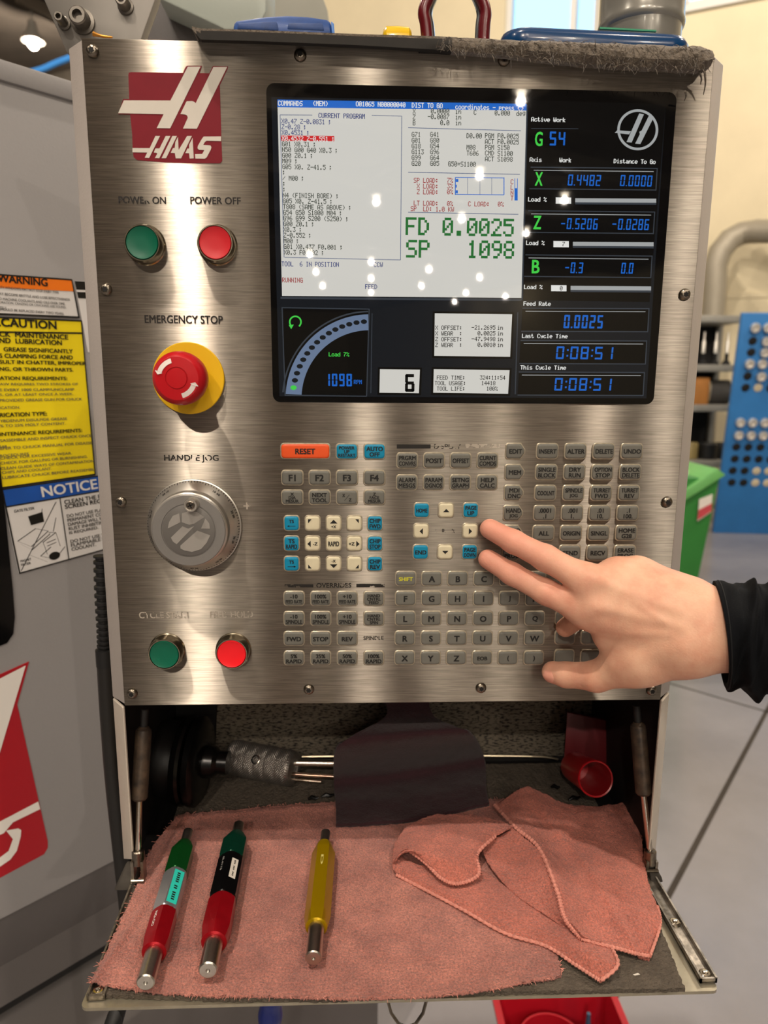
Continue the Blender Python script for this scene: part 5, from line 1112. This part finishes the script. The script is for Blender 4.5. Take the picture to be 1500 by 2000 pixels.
MB().lathe([(.0046, .0004), (.0050, .0012), (.0042, .0014), (.004, .0006)], hq + hn * rk_, hn, 24, caps=(False, False)).build('hole_rim', m_chrome, t)
for i, (a, b, r_, lb) in enumerate((((582, 1490), (655, 1491), .0042, 'thick bright steel rod sticking out towards the maroon pad'), ((582, 1513), (655, 1517), .0026, 'thin coppery rod below the thick bright rod'), ((580, 1523), (628, 1527), .0020, 'shortest and lowest rod beside the knurled cylinder'))):
    h = (.022, .012, .0075)[i]; p, q = atZ(*a, zf + h), atZ(*b, zf + h); p = p - (q - p).normalized() * .012
    tag(MB().lathe([(r_ * .8, 0), (r_, .0006), (r_, (q - p).length - .0006), (r_ * .8, (q - p).length)], p, q - p, 14).build('steel_rod', M('rod_%d' % i, ('#d6d0c4', '#a98e7c', '#b8a898')[i], .25, 1)), lb, 'rod', 'rods by the knurled cylinder')
# maroon pad
m_pad = M('maroon_pad', '#341a20', .95, var=.3, vscale=60, bump=.9, bscale=600, bdist=.001, sheen=.1)
ctrl = [[atY(748, 1362, .15), atY(790, 1362, .15), atY(836, 1362, .15)], [atY(752, 1400, .125), atY(800, 1402, .125), atY(850, 1400, .125)], [atY(664, 1455, .085), atY(800, 1440, .085), atY(915, 1432, .085)], [tz(652, 1522, .016), tz(800, 1506, .017), tz(946, 1480, .016)], [tz(656, 1570, .011), tz(800, 1562, .011), tz(950, 1538, .011)], [tz(656, 1610, .009), tz(800, 1600, .009), tz(956, 1568, .009)]]
tag(cloth(ctrl, 60, 70, .004, .0008, 50, .0004, 9).build('abrasive_pad', m_pad, ang=180), 'dark maroon pad hanging down and folding onto the rag in the middle', 'pad')
# red cup and red booklet
m_rc = M('red_plastic', '#8f0c14', .3, coat=.2)
cm = atY(1163, 1521, .06); cb = atY(1122, 1497, .118); ax = (cm - cb).normalized(); L_ = (cm - cb).length; rc_ = .0172
dz = (zf + rc_ + .0005) - min(cm.z, cb.z); 
t = thing('red_cup', (cm.x, .09, zf), 'red plastic cup lying on its side with its mouth towards the viewer', 'cup')
MB().lathe([(rc_ * .82, 0), (rc_ * .88, .001), (rc_ * 1.0, L_), (rc_ * .99, L_ + .0008), (rc_ * .93, L_ + .0004), (rc_ * .92, L_ * .5), (rc_ * .8, .003), (.0005, .003)], cb, ax, 40).build('cup_wall', m_rc, t)
MB().lathe([(rc_ * 1.0, L_ - .001), (rc_ * 1.03, L_), (rc_ * 1.0, L_ + .001), (rc_ * .95, L_ + .0006)], cb, ax, 40, caps=(False, False)).build('cup_rim', m_rc, t)
q = [atY(1108, 1392, .155), atY(1206, 1412, .150), atY(1200, 1502, .14), atY(1102, 1480, .145)]
t = thing('red_booklet', (q[3].x, .15, zf), 'dark red booklet with pale page edges leaning in the right back corner', 'booklet')
MB().prism(q, (.001, .004, 0)).build('cover', M('booklet_red', '#5a0f16', .5), t, bev=.0004)
MB().prism([q[1] + Vector((.0004, 0, 0)), q[1] + Vector((.002, .001, 0)), q[2] + Vector((.002, .001, 0)), q[2] + Vector((.0004, 0, 0))], (0, .003, 0)).build('page_edge', m_cream, t)
for i, (px, py, lb) in enumerate(((1085, 1538, 'small black metal chip by the red cup'), (1122, 1560, 'tiny black clip just in front of the red cup'), (640, 1555, 'small dark shiny chip beside the maroon pad'), (612, 1560, 'tiny dark chip left of the shiny chip'))):
    c = tz(px, py, FZ + .003); u = Vector((random.uniform(.004, .007), random.uniform(-.002, .002), 0))
    tag(MB().tube([c - u, c - u * .3 + ZV * .002, c + u * .4, c + u + ZV * .001], [.0012, .0024, .002, .001], 7).build('metal_chip', m_blk), lb, 'chip', 'loose chips in the compartment')
tag(MB().prism([tz(1236, 1904, FZ), tz(1246, 1901, FZ), tz(1250, 1904, FZ), tz(1240, 1906, FZ)], (0, 0, .0004)).build('white_fleck', m_white), 'tiny white paper fleck on the felt liner', 'fleck')

# ------------------------------------------------------------------ under the tray
m_rb = M('red_bin_plastic', '#b01222', .35, coat=.2)
c = [atZ(a, b, -1.02) for a, b in ((968, 1945), (1180, 1945))]
wbin = (c[1] - c[0]).length; x0, x1 = c[0].x, c[1].x + .02; y1 = c[0].y + .03; y0 = y1 - .24; zt_ = -1.02
t = thing('red_bin', ((x0 + x1) / 2, (y0 + y1) / 2, FL), 'open red plastic bin on the floor below the tray', 'bin')
def rngb(d, z): return [Vector(((x0 + x1) / 2 + a, (y0 + y1) / 2 + b, z)) for a, b in grow(rrect(x1 - x0, y1 - y0, .02, 4), d)]
MB().loft([rngb(-.03, FL), rngb(-.003, zt_ - .01), rngb(.008, zt_ - .01), rngb(.008, zt_), rngb(-.006, zt_), rngb(-.034, FL + .01)]).build('bin_shell', m_rb, t)
bb = bpy.data.objects['bin_shell'] if 'bin_shell' in bpy.data.objects else None
cc = Vector((x0 + .105, y1 - .10, FL + .012))
t = thing('red_bowl', cc, 'round red bowl lying inside the red bin', 'bowl')
MB().lathe([(.045, .0), (.06, .09), (.068, .175), (.064, .175), (.056, .09), (.04, .008), (.001, .008)], cc, ZV, 36).build('bowl_wall', m_rb, t)
MB().lathe([(.05, .085), (.052, .1), (.03, .112), (.001, .112)], cc, ZV, 24).build('dark_content', m_blk2, t)
cc = Vector((x1 - .075, y1 - .1, FL + .012))
t = thing('blue_bottle', cc, 'steel blue squeeze bottle standing inside the red bin', 'bottle')
MB().lathe([(.026, 0), (.03, .004), (.03, .12), (.026, .14), (.014, .155), (.014, .17)], cc, ZV, 24).build('bottle_body', M('bottle_blue', '#4a6a86', .35), t)
MB().lathe([(.016, .168), (.016, .19), (.006, .2), (.004, .24)], cc, ZV, 18).build('nozzle', M('bottle_blue2', '#37536c', .35), t)
tag(MB().tube(smoothpath([Vector((x1 - .04, y1 - .15, FL + .02)), Vector((x1 - .03, y1 - .12, FL + .12)), Vector((x1 - .035, y1 - .09, FL + .19))], 10), .008, 8).build('green_handle', M('green_grip', '#0f6a45', .4)), 'green tool handle poking up inside the red bin', 'tool handle')
bx = atY(537, 1985, .08).x
t = thing('blue_hose', (bx, .08, -.62), 'ribbed dark blue hose hanging below the tray', 'hose')
pa = smoothpath([Vector((bx, .08, -.178)), Vector((bx, .08, -.3)), Vector((bx - .01, .09, -.45)), Vector((bx - .03, .1, -.62))], 80)
MB().tube(pa, [.0125 + .0008 * math.sin(i * 1.3) for i in range(81)], 16).build('hose_tube', M('hose_blue', '#16256b', .35), t)
tag(MB().tube(smoothpath([Vector((-.235, .1, -.178)), atY(232, 1968, .03), atY(222, 1990, .02), atY(215, 2060, .02), atY(225, 2300, .05), atY(240, 2800, .08)], 24), .0075, 12).build('power_cable', m_seal), 'thick black cable curving down below the left corner of the tray', 'cable')
tag(MB().tube(smoothpath([Vector((-.02, .05, -.18)), atY(760, 1968, .02), atY(830, 1969, .02), Vector((.05, .05, -.18))], 14), .0016, 6).build('wire_loop', m_scr), 'thin wire loop under the front edge of the tray', 'wire')
# ================================================================== the hand and its sleeve
def surfnet(F, org, h):
    s = F < 0; nx, ny, nz = F.shape
    def sub(a, i, j, k): return a[i:nx - 1 + i, j:ny - 1 + j, k:nz - 1 + k]
    cn = [(i, j, k) for i in (0, 1) for j in (0, 1) for k in (0, 1)]
    cnt = sum(sub(s, *c).astype(np.int8) for c in cn); mask = (cnt > 0) & (cnt < 8)
    acc = np.zeros(mask.shape + (3,)); num = np.zeros(mask.shape)
    for a in cn:
        for ax in range(3):
            if a[ax]: continue
            b = list(a); b[ax] = 1; fa, fb = sub(F, *a), sub(F, *b); m = (fa < 0) != (fb < 0)
            t = np.where(m, fa / np.where(m, fa - fb, 1), 0)
            for q in range(3): acc[..., q] += np.where(m, a[q] + (t if q == ax else 0), 0)
            num += m
    idx = -np.ones(mask.shape, int); I = np.argwhere(mask); idx[mask] = np.arange(len(I))
    V = (I + acc[mask] / num[mask][:, None]) * h + np.array(org); faces = []
    for ax in range(3):
        u, v = (ax + 1) % 3, (ax + 2) % 3
        sl0 = [slice(None)] * 3; sl1 = [slice(None)] * 3; sl0[ax] = slice(0, -1); sl1[ax] = slice(1, None)
        e = s[tuple(sl0)] != s[tuple(sl1)]; pos = np.argwhere(e); sg_ = s[tuple(sl0)][e]
        ok = (pos[:, u] > 0) & (pos[:, v] > 0) & (pos[:, u] < F.shape[u] - 1) & (pos[:, v] < F.shape[v] - 1); pos = pos[ok]; sg_ = sg_[ok]
        def cell(du, dv): p = pos.copy(); p[:, u] -= du; p[:, v] -= dv; return idx[p[:, 0], p[:, 1], p[:, 2]]
        Q = np.stack([cell(1, 1), cell(0, 1), cell(0, 0), cell(1, 0)], 1); Q[~sg_] = Q[~sg_][:, ::-1]; faces.append(Q)
    return V, np.concatenate(faces)
def hp(px, py, Y): return np.array(atY(px, py, Y))
# joints: pixel in the photograph and distance in front of the panel
MIDF = [(hp(957, 1033, -.0115), .0082), (hp(1003, 1058, -.026), .0090), (hp(1066, 1090, -.042), .0100), (hp(1150, 1136, -.055), .0112)]
INDX = [(hp(953, 1092, -.0115), .0080), (hp(1000, 1121, -.025), .0087), (hp(1066, 1156, -.041), .0097), (hp(1150, 1196, -.055), .0112)]
THMB = [(hp(1080, 1313, -.018), .0092), (hp(1106, 1318, -.026), .0100), (hp(1165, 1321, -.043), .0120), (hp(1250, 1290, -.062), .0168)]
RING = [(hp(1104, 1226, -.0105), .0078), (hp(1130, 1206, -.022), .0085), (hp(1185, 1160, -.030), .0098), (hp(1205, 1128, -.046), .0112)]
PINK = [(hp(1165, 1210, -.012), .0070), (hp(1195, 1180, -.02), .0076), (hp(1235, 1148, -.030), .0088), (hp(1245, 1125, -.046), .0100)]
PALM = [(hp(1150, 1137, -.055), .0115, hp(1335, 1195, -.075), .0160), (hp(1150, 1195, -.055), .0118, hp(1335, 1235, -.078), .0170), (hp(1205, 1124, -.048), .0105, hp(1340, 1178, -.070), .0150), (hp(1248, 1120, -.046), .0095, hp(1345, 1170, -.066), .0140),
        (hp(1250, 1288, -.062), .0165, hp(1345, 1272, -.078), .0170), (hp(1190, 1240, -.052), .0120, hp(1330, 1262, -.075), .0175), (hp(1230, 1180, -.050), .0130, hp(1330, 1215, -.066), .0160), (hp(1170, 1165, -.054), .0125, hp(1250, 1200, -.06), .0150),
        (hp(1335, 1205, -.074), .0165, hp(1430, 1208, -.086), .0185), (hp(1340, 1250, -.078), .0190, hp(1430, 1255, -.090), .0205), (hp(1340, 1230, -.068), .0160, hp(1430, 1232, -.078), .0185), (hp(1430, 1230, -.085), .020, hp(1560, 1240, -.094), .019)]
HV = .00105
ap_ = np.concatenate([np.array([j[0] for f in (MIDF, INDX, THMB, RING, PINK) for j in f]), np.array([hp(1480, 1230, -.1)])])
lo, hi = ap_.min(0) - .03, ap_.max(0) + .03
gx, gy_, gz = [np.arange(lo[i], hi[i], HV) for i in range(3)]
SHP = (len(gx), len(gy_), len(gz)); AXS = [q.astype(np.float32) for q in (gx, gy_, gz)]
def box_of(pts, m): return tuple(slice(int(max(0, (min(p[i] for p in pts) - m - lo[i]) // HV)), int(max(1, min(SHP[i], (max(p[i] for p in pts) + m - lo[i]) // HV + 2)))) for i in range(3))
def coords(sl): return np.stack(np.meshgrid(*[AXS[i][sl[i]] for i in range(3)], indexing='ij'), -1)
def cone(a, ra, b, rb):
    sl = box_of((a, b), max(ra, rb) + .024); G = coords(sl); out = np.full(SHP, .05, np.float32)
    ab = (b - a).astype(np.float32); t = np.clip(((G - a.astype(np.float32)) @ ab) / float(ab @ ab), 0, 1)
    out[sl] = np.minimum(.05, np.sqrt(((G - a.astype(np.float32) - t[..., None] * ab) ** 2).sum(-1)) - (ra + (rb - ra) * t)); return out
def smin(a, b, k): hh = np.maximum(k - np.abs(a - b), 0) / k; return np.minimum(a, b) - hh * hh * (k * .25)
palm = None
for a, ra, b, rb in PALM: d = cone(a, ra, b, rb); palm = d if palm is None else smin(palm, d, .014)
tot = None
for fi, F_ in enumerate((MIDF, INDX, THMB, RING, PINK)):
    fs = None
    for (a, ra), (b, rb) in zip(F_[:-1], F_[1:]): d = cone(a, ra, b, rb); fs = d if fs is None else smin(fs, d, .004)
    u = smin(palm, fs, .012 if fi < 2 else .018); tot = u if tot is None else smin(tot, u, .0016)
def bulge(a, b, r_, dep):                        # raise (or dent, dep < 0) the skin along a line
    sl = box_of((a, b), r_ * 2.6); G = coords(sl); ab = (b - a).astype(np.float32); t = np.clip(((G - a.astype(np.float32)) @ ab) / max(1e-9, float(ab @ ab)), 0, 1)
    tot[sl] -= dep * np.exp(-((G - a.astype(np.float32) - t[..., None] * ab) ** 2).sum(-1) / r_ ** 2)
for px, py, Y, r_, dep in ((1066, 1073, -.052, .006, -.0005), (1066, 1139, -.051, .006, -.0005), (1004, 1042, -.034, .005, -.0004), (1002, 1104, -.034, .005, -.0004),
                           (1158, 1126, -.068, .008, .0018), (1156, 1186, -.069, .008, .0018), (1212, 1114, -.058, .008, .0014), (1066, 1088, -.053, .007, .0006), (1066, 1155, -.052, .007, .0006),
                           (1186, 1158, -.070, .009, -.0016), (1150, 1220, -.066, .008, -.0010), (1190, 1205, -.072, .008, -.0008)): q = hp(px, py, Y); bulge(q, q + 1e-5, r_, dep)
for p_, q_, r_, dep in (((1165, 1130, -.069), (1330, 1195, -.092), .0045, .0009), ((1165, 1186, -.071), (1330, 1225, -.096), .0045, .0009), ((1220, 1117, -.060), (1335, 1178, -.086), .0045, .0007), ((1200, 1300, -.066), (1330, 1262, -.096), .0055, .0010),
                        ((1240, 1175, -.078), (1300, 1215, -.092), .0030, .0006), ((1225, 1235, -.077), (1310, 1240, -.093), .0028, .0006), ((1350, 1160, -.082), (1352, 1230, -.098), .004, -.0006)): bulge(hp(*p_), hp(*q_), r_, dep)
V, Fq = surfnet(tot, lo, HV)
g = MB(); g.v = [Vector(p) for p in V]; g.f = [tuple(int(x) for x in q) for q in Fq]; g.m = [0] * len(g.f)
m_skin = M('skin', '#e2b598', .5, sss=.12, col2='#d2977d', vscale=45, vdet=6, bump=.35, bscale=650, bdist=.0005, spec=.35)
nt = m_skin.node_tree; N = nt.nodes; L = nt.links; bs = N['Principled BSDF']; src = bs.inputs['Base Color'].links[0].from_socket     # fingers and thumb are pinker than the back of the hand
tcn = [x for x in N if x.type == 'TEX_COORD'][0]; sx_ = N.new('ShaderNodeSeparateXYZ'); L.new(tcn.outputs['Object'], sx_.inputs[0]); mr = N.new('ShaderNodeMapRange'); mr.inputs['From Min'].default_value = -.165; mr.inputs['From Max'].default_value = -.075; mr.inputs['To Min'].default_value = .75; mr.inputs['To Max'].default_value = 0.0
L.new(sx_.outputs[0], mr.inputs['Value']); mx_ = N.new('ShaderNodeMix'); mx_.data_type = 'RGBA'; L.new(mr.outputs[0], mx_.inputs[0]); L.new(src, mx_.inputs[6]); mx_.inputs[7].default_value = (*lin('#d48f7c'), 1); L.new(mx_.outputs[2], bs.inputs['Base Color'])
hb = hp(1400, 1330, -.08)
ps = thing('person', Vector(hb), 'right hand in a black sleeve pressing the cursor keys with two fingers', 'person')
me = g.mesh('hand', m_skin, Vector(hb), ang=180)
bm = bmesh.new(); bm.from_mesh(me)
for _ in range(3): bmesh.ops.smooth_vert(bm, verts=bm.verts, factor=.5, use_axis_x=True, use_axis_y=True, use_axis_z=True)
bm.to_mesh(me); bm.free()
link('hand', me, ps, Vector(hb))
# thumb nail and finger nails
def nail(px, py, Y, ddir, nrm, w, l):
    c = Vector(hp(px, py, Y)); d = Vector(ddir).normalized(); n = Vector(nrm).normalized(); n = (n - d * n.dot(d)).normalized(); s_ = d.cross(n); g = MB(); rg = []
    for i in range(7):
        v = i / 6 * 2 - 1; wv = w * math.sqrt(max(.05, 1 - (max(0, abs(v) - .35) / .75) ** 2)); rg.append([c + d * v * l + s_ * (u * wv) - n * (u * u * w * .35) - n * (.0006 if abs(v) == 1 else 0) for u in (-1, -.6, -.2, .2, .6, 1)])
    g.loft(rg, caps=(False, False), close=False); g.build('finger_nail', M('nail', '#dba08c', .3, spec=.5), ps)
tA, tB = Vector(THMB[0][0]), Vector(THMB[1][0])
nn = Vector((-.3, -.9, -.1)).normalized(); q = tA.lerp(tB, .1); nd = (tA - tB).normalized(); n2 = (nn - nd * nn.dot(nd)).normalized(); c = q + n2 * (THMB[0][1] + .0009)
g = MB(); s_ = nd.cross(n2); rg = []
for i in range(7):
    v = i / 6 * 2 - 1; wv = .0055 * math.sqrt(max(.06, 1 - (max(0, abs(v) - .3) / .75) ** 2)); rg.append([c + nd * (v * .0062) + s_ * (u * wv) - n2 * (u * u * .0022 + (.0008 if abs(v) == 1 else 0) + max(0, v) * .0008) for u in (-1, -.6, -.2, .2, .6, 1)])
g.loft(rg, caps=(False, False), close=False); g.build('thumb_nail', M('nail', '#d99a86', .3, spec=.5), ps)
# sleeve
m_slv = M('sleeve_black', '#04060a', .9, var=.25, vscale=40, bump=.4, bscale=900, bdist=.0006, spec=.2)
axp = [hp(1407, 1234, -.081), hp(1434, 1236, -.084), hp(1470, 1241, -.088), hp(1520, 1245, -.094), hp(1600, 1255, -.105), hp(1760, 1290, -.13), hp(2000, 1360, -.17), hp(2300, 1460, -.22)]
TILT = .005; axp = [Vector(p) for p in axp]; n = 150; rings = []
for i in range(n + 1):
    t_ = i / n; p = cr(axp, t_); dd = (cr(axp, min(1, t_ + .01)) - cr(axp, max(0, t_ - .01))).normalized(); u = dd.cross(ZV).normalized(); w = u.cross(dd); rr = .0362 + .010 * t_
    rg = []
    for j in range(64):
        a = 2 * math.pi * j / 64; on = min(1, max(0, (t_ - .045) * 16))
        fold = max(0, math.sin(t_ * 30 + 2.1 * math.sin(a + .6) + .8 * math.cos(2 * a))) ** 2.0 * .0036 + max(0, math.sin(t_ * 47 - 3 * a + 1.2)) ** 2 * .0018
        k = on * (fold - .0014 + NZ.noise(Vector((t_ * 14, math.cos(a) * 1.4, math.sin(a) * 1.4))) * .004) + .0012 * (1 - on) + .0009 * math.sin(3 * a + .5)
        rg.append(p + (u * math.cos(a) * .97 + w * math.sin(a) * (1 + .10 * max(0, -math.sin(a)))) * (rr + k) - dd * (TILT * math.sin(a) * max(0, 1 - t_ * 8)))
    rings.append(rg)
inner = [[r0 + (axp[0] - r0) * .09 + (axp[1] - axp[0]) * k for r0 in rings[0]] for k in (.8, 0)]
MB().loft(inner + rings, caps=(False, True)).build('sleeve', m_slv, ps, ang=180)
g = MB()
for k in (6,):
    g.tube(rings[k] + [rings[k][0]], .0005, 5)
g.build('cuff_seam', M('seam_black', '#07090c', .9), ps)
